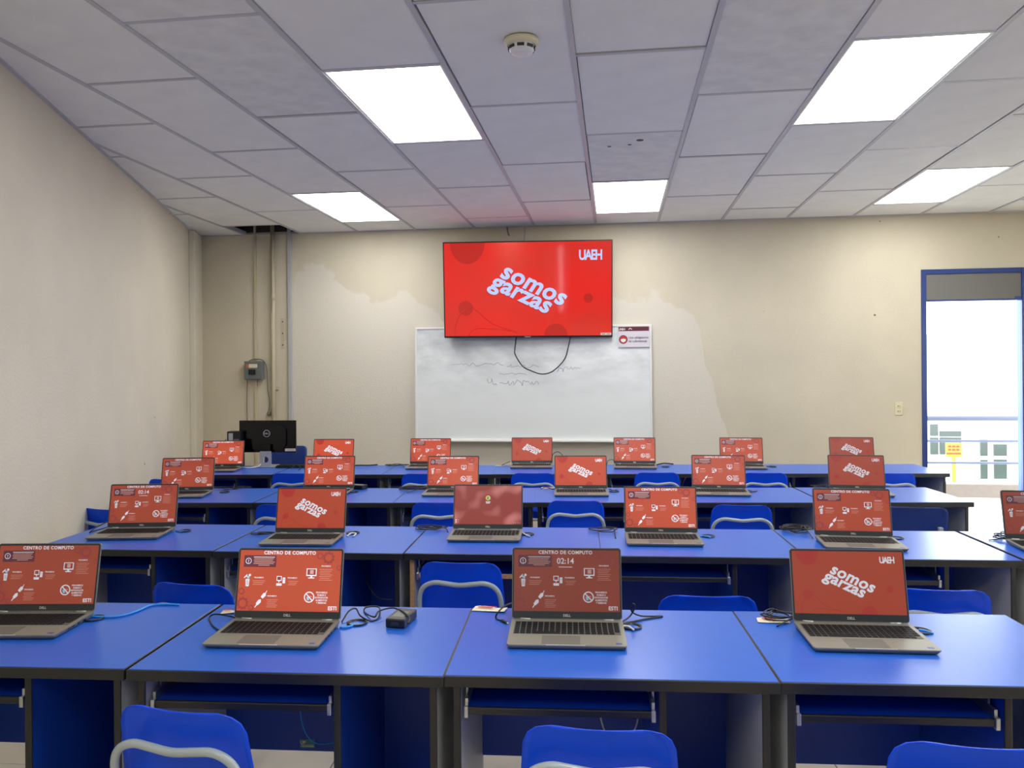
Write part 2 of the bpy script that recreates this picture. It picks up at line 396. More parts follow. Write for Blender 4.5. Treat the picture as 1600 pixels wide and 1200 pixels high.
# corners
def isect(p1, p2):
    a, b, c = p1; d, e, f = p2; t = a*e-b*d; return ((c*e-b*f)/t, (a*f-c*d)/t)
cBL, cBR, cFL, cFR = isect(PL[0], PL[1]), isect(PL[2], PL[1]), isect(PL[0], PL[3]), isect(PL[2], PL[3])
wallbox('wall_left', cFL, cBL, (-ln.x, -ln.y), -.1, 3.4, M['wall'])
ry0, ry1 = -1.6, 5.2
rwm = MB().box(5.4, 5.55, -2.75, ry0, -.1, 3.4).box(5.4, 5.55, ry1, cBR[1]+.1, -.1, 3.4).box(5.4, 5.55, ry0, ry1, -.1, 1.0).box(5.4, 5.55, ry0, ry1, 2.5, 3.4).build('wall_right', M['wall']); tag(rwm, kind='structure')
w2 = empty('added_window_2', (5.48, 0, 0)); w2['kind'] = 'structure'  # unseen window band, added to bring more light onto the ceiling
f = MB()
for i in range(6): f.box(-.02, .02, ry0+i*(ry1-ry0-.04)/5, ry0+i*(ry1-ry0-.04)/5+.04, 1.0, 2.5)
f.box(-.02, .02, ry0, ry1, 1.0, 1.04).box(-.02, .02, ry0, ry1, 2.46, 2.5).build('window_frame', M['frame'], w2)
MB().box(-.003, .003, ry0, ry1, 1.0, 2.5).build('window_glass', M['glass'], w2)
WS0 = (cBL[0]-B0[0])/bc; WS1 = (cBR[0]-B0[0])/bc
DL, DR, DT = 3.535, 4.455, 2.49
wb = MB().box(WS0-.15, DL, 0, .15, -.1, 3.03).box(DL, DR, 0, .15, DT, 3.03).box(DR, WS1+.15, 0, .15, -.1, 3.03).box(WS0-.15, WS1+.15, 0, .15, 3.03, 3.4, 1)  # strip above the tiles takes the same shade-dark colour
wb.build('wall_back', [M['wall_b'], M['plenum']], None, (B0[0], B0[1], 0), BA)['kind'] = 'structure'
# rear wall (behind the camera) with a curtained window
RW = MB(); wx0, wx1, wz0, wz1 = -.60, 3.3, .9, 2.45
RW.box(cFL[0], wx0, -.15, 0, -.1, 3.4).box(wx1, cFR[0], -.15, 0, -.1, 3.4).box(wx0, wx1, -.15, 0, -.1, wz0).box(wx0, wx1, -.15, 0, wz1, 3.4)
RW.build('wall_rear', M['wall'], None, (0, -2.6, 0))['kind'] = 'structure'
wn = empty('window_1', (0, -2.68, 0)); wn['kind'] = 'structure'
f = MB()
for x in (wx0, wx0+.95, wx0+1.9, wx0+2.85, wx1-.04): f.box(x, x+.04, -.02, .02, wz0, wz1)
f.box(wx0, wx1, -.02, .02, wz0, wz0+.04).box(wx0, wx1, -.02, .02, wz1-.04, wz1).box(wx0, wx1, -.02, .02, 1.95, 1.98)
f.build('window_frame', M['white'], wn)
MB().box(wx0, wx1, -.003, .003, wz0, wz1).build('window_glass', M['glass'], wn)
M['curtain'].node_tree.nodes['Principled BSDF'].inputs['Transmission Weight'].default_value = .0
def curtain(x0, x1, label):
    N = int((x1-x0)/.02); vs = []; 
    for i in range(N+1):
        x = x0+(x1-x0)*i/N; y = .03*math.sin(x*2*math.pi/.13)+.008*math.sin(x*31)
        vs += [(x, y, .75), (x, y*.6, 2.6)]
    b = MB().add(vs, [(2*i, 2*i+2, 2*i+3, 2*i+1) for i in range(N)], 0, True)
    o = b.build('curtain', M['curtain'], None, (0, -2.5, 0)); tag(o, label, 'curtain', 'curtains of the rear window')
# translucent cloth
cn = M['curtain'].node_tree; cb = cn.nodes['Principled BSDF']; tr = cn.nodes.new('ShaderNodeBsdfTranslucent'); tr.inputs[0].default_value = lin(225, 210, 195)
ms = cn.nodes.new('ShaderNodeMixShader'); ms.inputs[0].default_value = .6; cn.links.new(cb.outputs[0], ms.inputs[1]); cn.links.new(tr.outputs[0], ms.inputs[2])
cn.links.new(ms.outputs[0], cn.nodes['Material Output'].inputs['Surface'])
curtain(-.60, -.49, 'narrow gathered curtain end at the left of the rear window'); curtain(-.44, 1.35, 'pale gathered curtain on the left of the rear window'); curtain(1.4, 3.3, 'pale gathered curtain on the right of the rear window')
# corner pilaster on the left wall
pa = math.atan2(ld.y, ld.x); Lw = (Vector(cBL)-Vector(cFL)).length
MB().box(Lw-.42, Lw-.0, -.055, .0, 0, HC-.01, bev=.006).build('trim_1', M['wall'], None, (cFL[0], cFL[1], 0), pa)['kind'] = 'structure'
# perimeter ceiling angle
t2 = MB().box(.0, Lw, -.02, 0, HC-.014, HC-.004).build('trim_2', M['tbar'], None, (cFL[0], cFL[1], 0), pa); t2['kind'] = 'structure'
t3 = MB().box(WS0, WS1, -.02, 0, HC-.014, HC-.004).build('trim_3', M['tbar'], None, (B0[0], B0[1], 0), BA); t3['kind'] = 'structure'

def on_wall(b, name, mats, label=None, cat=None, s=0, off=0, z=0, parent=None, group=None, tilt=0):
    x, y = wl(s, off); o = b.build(name, mats, parent, (x, y, z), BA)
    if tilt: o.rotation_euler = (tilt, 0, BA)
    tag(o, label, cat, group); return o
def wall_empty(name, s, off, z, label, cat, tilt=0, roll=0):
    x, y = wl(s, off); e = empty(name, (x, y, z), BA); e.rotation_euler = (tilt, roll, BA); tag(e, label, cat); return e
# ------------------------------------------------------------------ doorway
dr = empty('door_1', (*wl(0), 0), BA); dr['kind'] = 'structure'
MB().box(DL, DL+.045, -.012, .03, 0, DT, bev=.003).box(DR-.045, DR, -.012, .03, 0, DT, bev=.003).box(DL+.045, DR-.045, -.012, .03, DT-.045, DT, bev=.003).build('door_frame', M['frame'], dr)
MB().box(DR-.012, DR, .03, .15, 0, DT-.045).box(DL, DL+.012, .03, .15, 0, DT-.045).build('door_jamb', M['jamb'], dr)
MB().box(DL+.045, DR-.045, .0, .02, 2.205, DT-.045).build('transom_panel', M['transom'], dr)
MB().box(DL+.045, DR-.045, -.004, .03, 2.19, 2.205).box(DR-.10, DR-.045, -.006, .02, 2.20, 2.225).build('transom_rail', M['frame'], dr)
# ------------------------------------------------------------------ outside
def outb(b, name, m, parent=None): return b.build(name, m, parent, (*wl(0), 0), BA)
o = outb(MB().box(2.0, 9, .15, 1.75, -.12, 0), 'corridor_floor', M['glow_out']); o['kind'] = 'structure'
o = outb(MB().box(2.0, 9, 1.55, 1.72, .12, .27, bev=.01), 'trim_4', M['curb']); o['kind'] = 'structure'
kt = empty('trim_5', (*wl(0), 0), BA); kt['kind'] = 'structure'
for i in range(16): MB().box(2.0+i*.42, 2.0+i*.42+.41, 1.56, 1.60, 0, .118).build('tile', M['glow_out'], kt)
rl = outb(MB().tube([(2.0, 1.62, 1.00), (9, 1.62, 1.00)], .03, 10), 'balcony_railing', M['rail'])
tag(rl, 'pale horizontal bar railing of the walkway outside the doorway', 'railing')
for z in (.745, .50): MB().tube([(2.0, 1.62, z), (9, 1.62, z)], .014, 8).build('rail_bar', M['rail'], rl)
for s in (2.6, 6.4, 8.9): MB().tube([(s, 1.62, .27), (s, 1.62, 1.0)], .025, 8).build('post', M['rail'], rl)
g = outb(MB().box(-6, 60, 2.2, 60, -3.4, -3.3), 'ground_outside', M['glow_out']); g['kind'] = 'structure'
gl = outb(MB().box(3, 40, 14, 27, -3.3, -3.26), 'lawn', M['grass']); tag(gl, 'strip of green lawn outside seen through the doorway', 'lawn', kind='stuff')
# far pale building (facade with windows), at 28 m
def far(px, py, off):   # where a far facade point stands, from the wall frame (metres)
    d = Rv*((px-PX))+Fv*F+Zv*(-(py-PY)); o0 = Vector((0, 0, H)); n = Vector((-bs, bc, 0)); P = Vector((B0[0], B0[1], 0))+n*off
    t = (P-o0).dot(n)/d.dot(n); p = o0+d*t; return ((p-P).dot(Vector((bc, bs, 0))), p.z)
bd = empty('distant_building', (*wl(0), 0), BA); tag(bd, 'white building across the courtyard seen through the doorway', 'building')
OFF = 28
a, _ = far(1300, 600, OFF); bX, _ = far(1800, 600, OFF)
MB().box(a, bX, OFF, OFF+4, -3.3, 3.0).build('wall', M['glow_out'], bd)
def rect(name, x0, y0, x1, y1, m, dy=.08, parent=None, inset=0):
    p = far(x0, y1, OFF); q = far(x1, y0, OFF)
    return MB().box(p[0], q[0], OFF-dy, OFF-.001, p[1], q[1]).build(name, m, parent or bd)
for r_ in ((1452, 668, 1464, 686), (1467, 679, 1500, 687), (1452, 689, 1464, 715), (1467, 689, 1500, 715)): rect('window', *r_, M['farglass'])
rect('window', 1530, 692, 1541, 718, M['farglass']); rect('window', 1551, 700, 1571, 718, M['farglass']); rect('window', 1530, 724, 1541, 754, M['farglass']); rect('window', 1551, 724, 1571, 754, M['farglass'])
sgx, sgz = far(1478, 720, 20); sg2, sz2 = far(1502, 698, 20)
sgn = outb(MB().box(sgx, sg2, 20, 20.1, sgz, sz2).box((sgx+sg2)/2-.05, (sgx+sg2)/2+.05, 20, 20.1, -3.26, sgz), 'yellow_sign', M['yellow'])
tag(sgn, 'yellow sign standing on the lawn outside the doorway', 'sign')
MB().box((sgx+sg2)/2-.06-.2, (sgx+sg2)/2+.2, 19.97, 19.995, sgz+.1, sgz+.16).build('printed_line', M['redprint'], sgn)
for k in range(3):
    for q in range(2):
        MB().box(sgx+.05+k*.13, sgx+.05+k*.13+.09, 19.97, 19.995, sgz+.22+q*.11, sgz+.29+q*.11).build('printed_mark', M['redprint'], sgn)

# ------------------------------------------------------------------ back wall fittings
# whiteboard
WBW, WBH = 2.345, 1.135
we = wall_empty('whiteboard', -.128, .06, .882, 'large framed whiteboard with faint smeared writing below the television', 'whiteboard', tilt=R(-1.5))
MB().box(-WBW/2+.015, WBW/2-.015, -.008, .01, .015, WBH-.015).build('writing_surface', M['wb'], we)
f = MB(); h = WBW/2
for a in ((-h, h, 0, .02), (-h, h, WBH-.02, WBH), (-h, -h+.02, .02, WBH-.02), (h-.02, h, .02, WBH-.02)): f.box(a[0], a[1], -.016, .012, a[2], a[3], bev=.003)
f.box(-h+.3, h-.3, -.06, -.016, -.005, .008)
f.build('frame', M['white'], we)
sc_ = MB()
random.seed(11)
def scribble(x, z, wd, ht, n):
    pts = []
    for i in range(n): pts.append((x+wd*i/n+random.uniform(-.01, .01), -.0095, z+random.uniform(-ht, ht)))
    sc_.tube(spline(pts, 4), .0018, 4)
for x, z, wd, ht, n in ((-.80, .76, .55, .015, 22), (-.25, .74, .35, .02, 18), (-.45, .58, .12, .04, 8), (-.31, .57, .4, .03, 20), (.20, .69, .04, .01, 4), (.26, .70, .24, .025, 16), (-.32, .66, .3, .012, 12)): scribble(x, z, wd, ht, n)
sc_.build('faint_handwriting', M['marker'], we)
# notice on the whiteboard
pw, ph = .30, .205
pe = wall_empty('mask_notice', .872, .056, 1.795, 'maroon-headed printed notice asking for face masks, at the whiteboard top right corner', 'notice', tilt=R(-1.5))
MB().box(-pw/2, pw/2, -.002, 0, 0, ph).build('sheet', M['poster'], pe)
b = MB().box(-pw/2+.004, pw/2-.004, -.0035, -.002, ph-.048, ph-.006, 0)
b.text('UAEH', (-.115, ph-.040), .030, 1, -.0045, bold=.02, space=.8)
b.flat([(-.05, ph-.03), (-.035, ph-.018), (-.012, ph-.03), (-.018, ph-.034), (-.034, ph-.026), (-.046, ph-.036)], -.0045, 1)
for k in range(24):
    pass
ring = lambda cx, cz, r, n=28: [(cx+r*math.cos(2*math.pi*k/n), cz+r*math.sin(2*math.pi*k/n)) for k in range(n)]
b.flat(ring(-.10, .075, .042), -.0030, 2); b.flat(ring(-.10, .075, .036), -.0036, 3)
b.flat([(-.126, .076), (-.1, .084), (-.074, .076), (-.078, .058), (-.1, .046), (-.122, .058)], -.0042, 1)
b.text('Uso obligatorio', (-.05, .083), .030, 4, -.0035, bold=.012, align='LEFT'); b.text('de cubrebocas', (-.05, .048), .030, 4, -.0035, bold=.012, align='LEFT')
b.build('print', [M['maroon'], M['white'], M['ink'], M['redprint'], M['ink']], pe)
# wall outlet
oe = wall_empty('wall_outlet', 3.327, 0, 1.13, 'ivory double socket plate on the back wall left of the doorway', 'outlet')
MB().box(-.035, .035, -.008, 0, 0, .125, bev=.003).build('plate', M['outlet'], oe)
for z in (.035, .085): MB().box(-.018, .018, -.012, -.008, z-.014, z+.014, bev=.002).box(-.009, -.005, -.0135, -.012, z-.006, z+.006, 1).box(.005, .009, -.0135, -.012, z-.006, z+.006, 1).build('socket', [M['outlet'], M['black']], oe)
# conduits
on_wall(MB().box(-.011, .011, -.02, 0, .2, HC+.2), 'pipe', M['cream'], 'thin cream painted pipe running down behind the breaker box', 'pipe', s=-3.0)
c2 = on_wall(MB().tube([(0, -.035, .2), (0, -.035, HC+.25)], .021, 12), 'pipe', M['cream'], 'thick cream round pipe right of the breaker box', 'pipe', s=-2.80)
for z in (.9, 2.35): MB().tube([(0, -.035, z-.03), (0, -.035, z+.03)], .026, 12).build('coupling', M['cream'], c2)
MB().box(-.002, .002, -.062, -.058, 2.2, HC+.2).build('stripe_cable', M['greycord'], c2)
MB().box(-.045, .045, -.0155, -.0, 1.4, 1.43).build('pipe_strap', M['cream'], c2)
on_wall(MB().box(-.019, .019, -.03, 0, .2, HC+.2, bev=.003), 'cable_channel', M['conduit'], 'square pale grey cable channel, rightmost of the vertical runs by the corner', 'pipe', s=-2.625)
sp = on_wall(MB().box(-.02, .02, -.004, 0, 0, .32, bev=.001), 'mounting_strip', M['cream'], 'cream strip with rusty screw holes beside the grey channel', 'bracket', s=-2.71, z=1.82)
for z in (.04, .16, .28): MB().cyl((0, 0), .007, -.001, .001, 10, 0, Matrix.Translation((0, -.005, z)) @ Matrix.Rotation(R(90), 4, 'X')).build('screw', M['orange'] if False else M['ink'], sp)
on_wall(MB().box(-.004, .004, -.012, 0, 0, .17, bev=.001), 'wall_cable', M['conduit'], 'short grey cable strip rising from the television to the ceiling', 'cable', s=-.19, z=2.84)
on_wall(MB().tube(spline([(0, 0, 0), (0, -.05, .01), (.012, -.055, -.05), (.02, -.04, -.07)]), .007, 6), 'ceiling_hook', M['greycord'], 'small bent hook on the wall above the television', 'hook', s=-.36, z=2.985)
# breaker box
be = wall_empty('breaker_box', -2.998, .0, 1.505, 'grey metal breaker box with a sticker on the back wall', 'electrical box')
MB().box(-.095, .095, -.085, -.02, 0, .19, bev=.004).build('case', M['box'], be)
MB().box(-.088, .088, -.09, -.085, .007, .183, bev=.002).build('cover', M['box'], be)
for i in range(3): MB().box(-.042+i*.026, -.022+i*.026, -.099, -.09, .05, .105, bev=.002).build('breaker_switch', M['black'], be)
MB().box(-.065, .05, -.0915, -.09, .122, .160, 0).box(-.065, -.04, -.0922, -.0915, .122, .160, 1).build('sticker', [M['paper'], M['orange']], be)
on_wall(MB().tube(spline([(-.09, -.02, -.66), (-.10, -.015, -.3), (-.088, -.03, 0), (-.09, -.03, .15), (-.04, -.03, .205), (.05, -.03, .21), (.10, -.03, .18), (.128, -.03, .10), (.13, -.02, -.1), (.145, -.015, -.22), (.142, -.02, -.34)]), .0045, 6)
        .lathe([(0, .0), (.016, .0), (.02, -.015), (.02, -.035), (.0, -.04)], 10, 0, Matrix.Translation((.142, -.025, -.335))), 'breaker_cable', M['greycord'], 'grey cable looped over the breaker box with a plug hanging at its end', 'cable', s=-2.998, z=1.505)

# ------------------------------------------------------------------ graphics
def waves(b, W, Hh, mi, y):
    P = lambda x, z: (-W/2+x*W, z*Hh)
    q = [P(0.035, .99)]+[P(.035+.17*math.sin(t)**1.0, .99-.21*math.sin(t)) for t in [i*.15 for i in range(0, 1)]]
    arc = [P(.14+.105*math.cos(a), 1.0-.225*abs(math.sin(a))*1.0) for a in [math.pi+i*math.pi/20 for i in range(21)]]
    b.flat(arc, y, mi)
    for cx, cz, r in ((.125, .30, .045), (.865, .40, .028)):
        b.flat([P(cx+r*math.cos(a*math.pi/12), cz+r*1.78*math.sin(a*math.pi/12)) for a in range(24)], y, mi)
    b.flat([P(.67+.07*math.cos(a), .0+.13*math.sin(a)) for a in [i*math.pi/16 for i in range(17)]], y, mi)
    cur = [(.06, 0), (.06, .1), (.08, .2), (.11, .27), (.16, .30), (.2, .26), (.25, .18), (.31, .11), (.38, .07), (.44, .03)]
    b.tube(spline([(*P(x, z)[:1], y, P(x, z)[1]) for x, z in cur], 4), .0025*W, 4, mi)
    cur = [(.14, 0), (.16, .05), (.2, .08), (.27, .075), (.33, .07), (.40, .05)]
    b.tube(spline([(P(x, z)[0], y, P(x, z)[1]) for x, z in cur], 4), .002*W, 4, mi)
def somos(b, W, Hh, mt, y, tscale=1):
    # two slanted lines on a descending baseline
    ex, ey = (.90, -.43), (.55, .80)
    s = W*.151
    b.text('somos', (.020*W, .500*Hh), s, mt, y, bold=.030, ex=ex, ey=ey, space=1.06)
    b.text('garzas', (-.056*W, .405*Hh), s, mt, y, bold=.030, ex=ex, ey=ey, space=1.03)
def uaeh(b, cx, cz, s, mi, y):
    b.text('UAEH', (cx, cz), s, mi, y, bold=.03, ex=(.85, 0), ey=(0, 1.15), space=.82)
def gear(b, cx, cz, r, mi, y, n=10, hole=.55):
    pts = []; inn = []
    for k in range(n*4):
        a = 2*math.pi*k/(n*4); rr = r if k % 4 in (1, 2) else r*.82
        pts.append((cx+rr*math.cos(a), y, cz+rr*math.sin(a))); inn.append((cx+r*hole*math.cos(a), y, cz+r*hole*math.sin(a)))
    N = len(pts); b.add(pts+inn, [(i, (i+1) % N, N+(i+1) % N, N+i) for i in range(N)], mi)
def annulus(b, cx, cz, r0, r1, mi, y, n=28):
    o = [(cx+r1*math.cos(2*math.pi*k/n), y, cz+r1*math.sin(2*math.pi*k/n)) for k in range(n)]; i_ = [(cx+r0*math.cos(2*math.pi*k/n), y, cz+r0*math.sin(2*math.pi*k/n)) for k in range(n)]
    b.add(o+i_, [(k, (k+1) % n, n+(k+1) % n, n+k) for k in range(n)], mi)
SW, SH = .343, .194
SM = ['s_white', 's_box', 's_gear', 's_ring', 's_blue', 's_pale', 's_shade', 's_av1', 's_av2']
def rules_slide(clock):
    b = MB(); X = lambda t: -SW/2+t*SW; Z = lambda t: t*SH; y1, y2, y3 = -.0003, -.0005, -.0007
    def R_(x0, x1, z0, z1, mi, y): b.flat([(X(x0), Z(z0)), (X(x1), Z(z0)), (X(x1), Z(z1)), (X(x0), Z(z1))], y, mi)
    b.text('CENTRO DE COMPUTO', (X(.49), Z(.935)), .0150, 0, y2, bold=.03, space=1.12)
    R_(.04, .36, .72, .915, 1, y1); annulus(b, X(.085), Z(.82), .0080, .0100, 0, y2); b.text('!', (X(.085), Z(.79)), .0150, 0, y2, bold=.02)
    for k in range(6): R_(.135+(.05 if k == 5 else .006*(k % 2)), .345-(.05 if k == 5 else .01*(k % 3)), .885-k*.027-.004, .885-k*.027+.006, 5 if k else 0, y2)
    if clock:
        b.text('02:14', (X(.49), Z(.775)), .0255, 0, y2, bold=.012); R_(.425, .555, .715, .725, 0, y2)
    for cx, cz, r in ((.875, .885, .021), (.79, .915, .012), (.055, .12, .021), (.035, .32, .012), (.14, .05, .010), (.98, .72, .009)): gear(b, X(cx), Z(cz), r, 2, y1)
    # rubbish bin
    b.flat([(X(.068), Z(.52)), (X(.108), Z(.52)), (X(.103), Z(.40)), (X(.073), Z(.40))], y2, 0); R_(.06, .088, .555, .57, 0, y2)
    b.flat([(X(.05), Z(.545)), (X(.055), Z(.53)), (X(.085), Z(.59)), (X(.08), Z(.60))], y2, 0); b.flat(ring(X(.108), Z(.585), .004, 12), y2, 0); b.flat(ring(X(.094), Z(.55), .0045, 12), y2, 4)
    for k in range(3): R_(.078+k*.009, .081+k*.009, .42, .50, 2, y3)
    # small computer
    R_(.375, .425, .495, .575, 0, y2); R_(.382, .418, .51, .563, 2, y3); R_(.395, .405, .47, .495, 0, y2); R_(.375, .428, .415, .455, 0, y2); R_(.435, .46, .455, .55, 0, y2); R_(.441, .453, .51, .53, 4, y3)
    # big computer
    R_(.665, .765, .58, .705, 0, y2); R_(.674, .756, .60, .692, 2, y3); R_(.70, .735, .615, .68, 5, y3-.0001); R_(.705, .725, .555, .58, 0, y2); R_(.685, .745, .54, .556, 0, y2)
    # plug
    for (cx, cz, aa) in ((.26, .25, 0), (.215, .14, 0)):
        b.flat([(X(cx-.03), Z(cz-.02)), (X(cx-.01), Z(cz-.05)), (X(cx+.02), Z(cz)), (X(cx+.018), Z(cz+.05)), (X(cx-.006), Z(cz+.04))], y2, 0)
    b.flat([(X(.27), Z(.28)), (X(.275), Z(.27)), (X(.29), Z(.33)), (X(.285), Z(.335))], y2, 0); b.flat([(X(.175), Z(.06)), (X(.18), Z(.05)), (X(.21), Z(.12)), (X(.2), Z(.13))], y2, 0)
    # prohibition sign
    cx, cz = X(.705), Z(.235); annulus(b, cx, cz, .0140, .0175, 0, y2); b.flat([(cx-.0125, cz+.0100), (cx-.0100, cz+.0125), (cx+.0125, cz-.0100), (cx+.0100, cz-.0125)], y3, 0)
    b.flat([(cx-.009, cz+.001), (cx-.002, cz+.001), (cx+.001, cz-.009), (cx-.007, cz-.010)], y2, 4); b.flat([(cx+.001, cz+.004), (cx+.011, cz+.002), (cx+.009, cz+.0005), (cx+.001, cz+.001)], y2, 5)
    for k, t in enumerate(('PROHIBIDO', 'FUMAR E', 'INTRODUCIR', 'ALIMENTOS', 'Y BEBIDAS')): b.text(t, (X(.825), Z(.30-k*.042)), .0072, 0, y2, bold=.025)
    for x, z in ((.20, .535), (.53, .535), (.34, .235), (.855, .735)): b.text('PROHIBIDO', (X(x), Z(z)), .0060, 0, y2, bold=.02)
    for x0, x1, z, n in ((.14, .265, .49, 3), (.49, .59, .49, 3), (.29, .40, .185, 5), (.79, .92, .69, 7)):
        for k in range(n): R_(x0+.008*(k % 2), x1-.012*((k*7) % 3), z-k*.029-.003, z-k*.029+.003, 5, y2)
    b.text('ESTI', (X(.935), Z(.03)), .0165, 0, y2, bold=.03)
    return b.mesh('slide_print', [M[k] for k in SM])
def somos_slide():
    b = MB(); waves(b, SW, SH, 6, -.0003); somos(b, SW, SH, 0, -.0006); uaeh(b, SW*.36, SH*.82, .024, 0, -.0006); return b.mesh('slide_print', [M[k] for k in SM])
def lock_slide():
    b = MB(); b.flat(ring(0, .132, .0125), -.0003, 7); b.flat(ring(-.001, .134, .006, 16), -.0005, 8); b.flat([(-.009, .124), (.009, .124), (.006, .130), (-.006, .130)], -.0005, 8); b.flat(ring(.006, .129, .0035, 12), -.0007, 4)
    b.flat([(-.012, .111), (.012, .111), (.012, .114), (-.012, .114)], -.0004, 0); b.flat([(-.010, .105), (.010, .105), (.010, .108), (-.010, .108)], -.0004, 0)
    for z in (.021, .011):
        b.flat(ring(-.163, z, .0032, 12), -.0004, 0); b.flat([(-.157, z-.001), (-.148, z-.001), (-.148, z+.001), (-.157, z+.001)], -.0004, 5)
    for k in range(4): b.flat(ring(.132+k*.009, .008, .0013, 8), -.0004, 0)
    return b.mesh('slide_print', [M[k] for k in SM])
SL = {'rules': (rules_slide(False), 's_rules'), 'clock': (rules_slide(True), 's_rules'), 'somos': (somos_slide(), 's_somos'), 'lock': (lock_slide(), 's_lock')}
SB = {k: MB().box(-SW/2, SW/2, -.0001, .0001, 0, SH).mesh('display', M[v[1]]) for k, v in SL.items()}

# ------------------------------------------------------------------ television
TW, TH = 1.648, .935
te = wall_empty('television', -.155, .11, 1.900, 'large flat television showing a red university slide above the whiteboard', 'television', tilt=R(5.5), roll=R(.35)); te.rotation_euler.z = BA+R(2)
MB().box(-TW/2, TW/2, -.015, .035, 0, TH, bev=.004).build('casing', M['black'], te)
MB().box(-TW/2+.012, TW/2-.012, -.0165, -.015, .018, TH-.012).build('display', M['s_tv'], te).color = (1, 1, 1, 1)
b = MB(); waves(b, TW-.03, TH-.03, 1, -.0172)
b.v = [(x, y, z+.018) for x, y, z in b.v]
b2 = MB(); somos(b2, TW-.03, TH-.03, 0, -.0185); somos(b2, TW-.03, TH-.03, 2, -.0178); 
n0 = len(b2.v)//2
b2.v = [v if i < n0 else (v[0]-.006, v[1], v[2]-.010) for i, v in enumerate(b2.v)]
uaeh(b2, TW*.372, TH*.80, .115, 0, -.0185)
b.add([(x, y, z) for x, y, z in b2.v], [], 0); o_ = len(b.v)-len(b2.v)
for f_, m_ in zip(b2.f, b2.m): b.f.append([o_+i for i in f_]); b.m.append(m_); b.sm.append(False)
b.build('slide_print', [M['s_tvtxt'], M['s_tvshade'], M['s_tvshade']], te)
MB().box(TW/2-.115, TW/2-.014, -.018, -.0165, .02, .042, 0).box(TW/2-.105, TW/2-.07, -.0186, -.018, .027, .033, 1).box(TW/2-.06, TW/2-.022, -.0186, -.018, .027, .033, 1).build('sticker', [M['paper'], M['ink']], te)
MB().box(-.03, .03, -.0165, -.015, .005, .012).build('maker_badge', M['silver'], te)
MB().box(-.25, .25, .035, .10, .2, .7).build('wall_mount', M['black'], te)
cab = [(-.135, -.06, 1.97), (-.155, -.09, 1.80), (-.15, -.10, 1.73), (-.08, -.10, 1.62), (.0, -.10, 1.575), (.11, -.10, 1.54), (.22, -.10, 1.57), (.33, -.10, 1.68), (.37, -.10, 1.80), (.40, -.06, 1.97)]
on_wall(MB().tube(spline([(s, y, z) for s, y, z in cab], 6), .0055, 6), 'television_cable', M['cord'], 'black cable drooping in a loop below the television', 'cable', s=-.16+.03, off=0)
# smoke detector
sx, sy2 = uv2w(-.39, 3.385)
se = empty('smoke_detector', (sx, sy2, HC-.010)); tag(se, 'round white smoke detector on the ceiling', 'smoke detector')
MB().lathe([(0, 0), (.075, 0), (.078, -.008), (.072, -.02), (.062, -.026)], 36).build('base', M['outlet'], se)
MB().lathe([(.062, -.018), (.056, -.028), (.054, -.045), (.045, -.056), (.02, -.062), (0, -.062)], 36).build('sensor_head', M['white'], se)
for k in range(8):
    a = 2*math.pi*k/8; Mx = Matrix.Rotation(a, 4, 'Z'); MB().box(.052, .058, -.015, .015, -.044, -.032, M=Mx).build('sensor_slot', M['ink'], se)
# ceiling damage marks on one tile
for (u, v, s_, nm) in ((-0.025, 5.096, .014, 'hole'), (0.104, 5.073, .014, 'hole'), (0.166, 4.985, .024, 'hole')): 
    x, y = uv2w(u, v); MB().lathe([(0, -.0005), (s_*.5, -.001), (s_, 0)], 9).build('chipped_'+nm, M['ink'], ce, (x, y, HC-.0055))

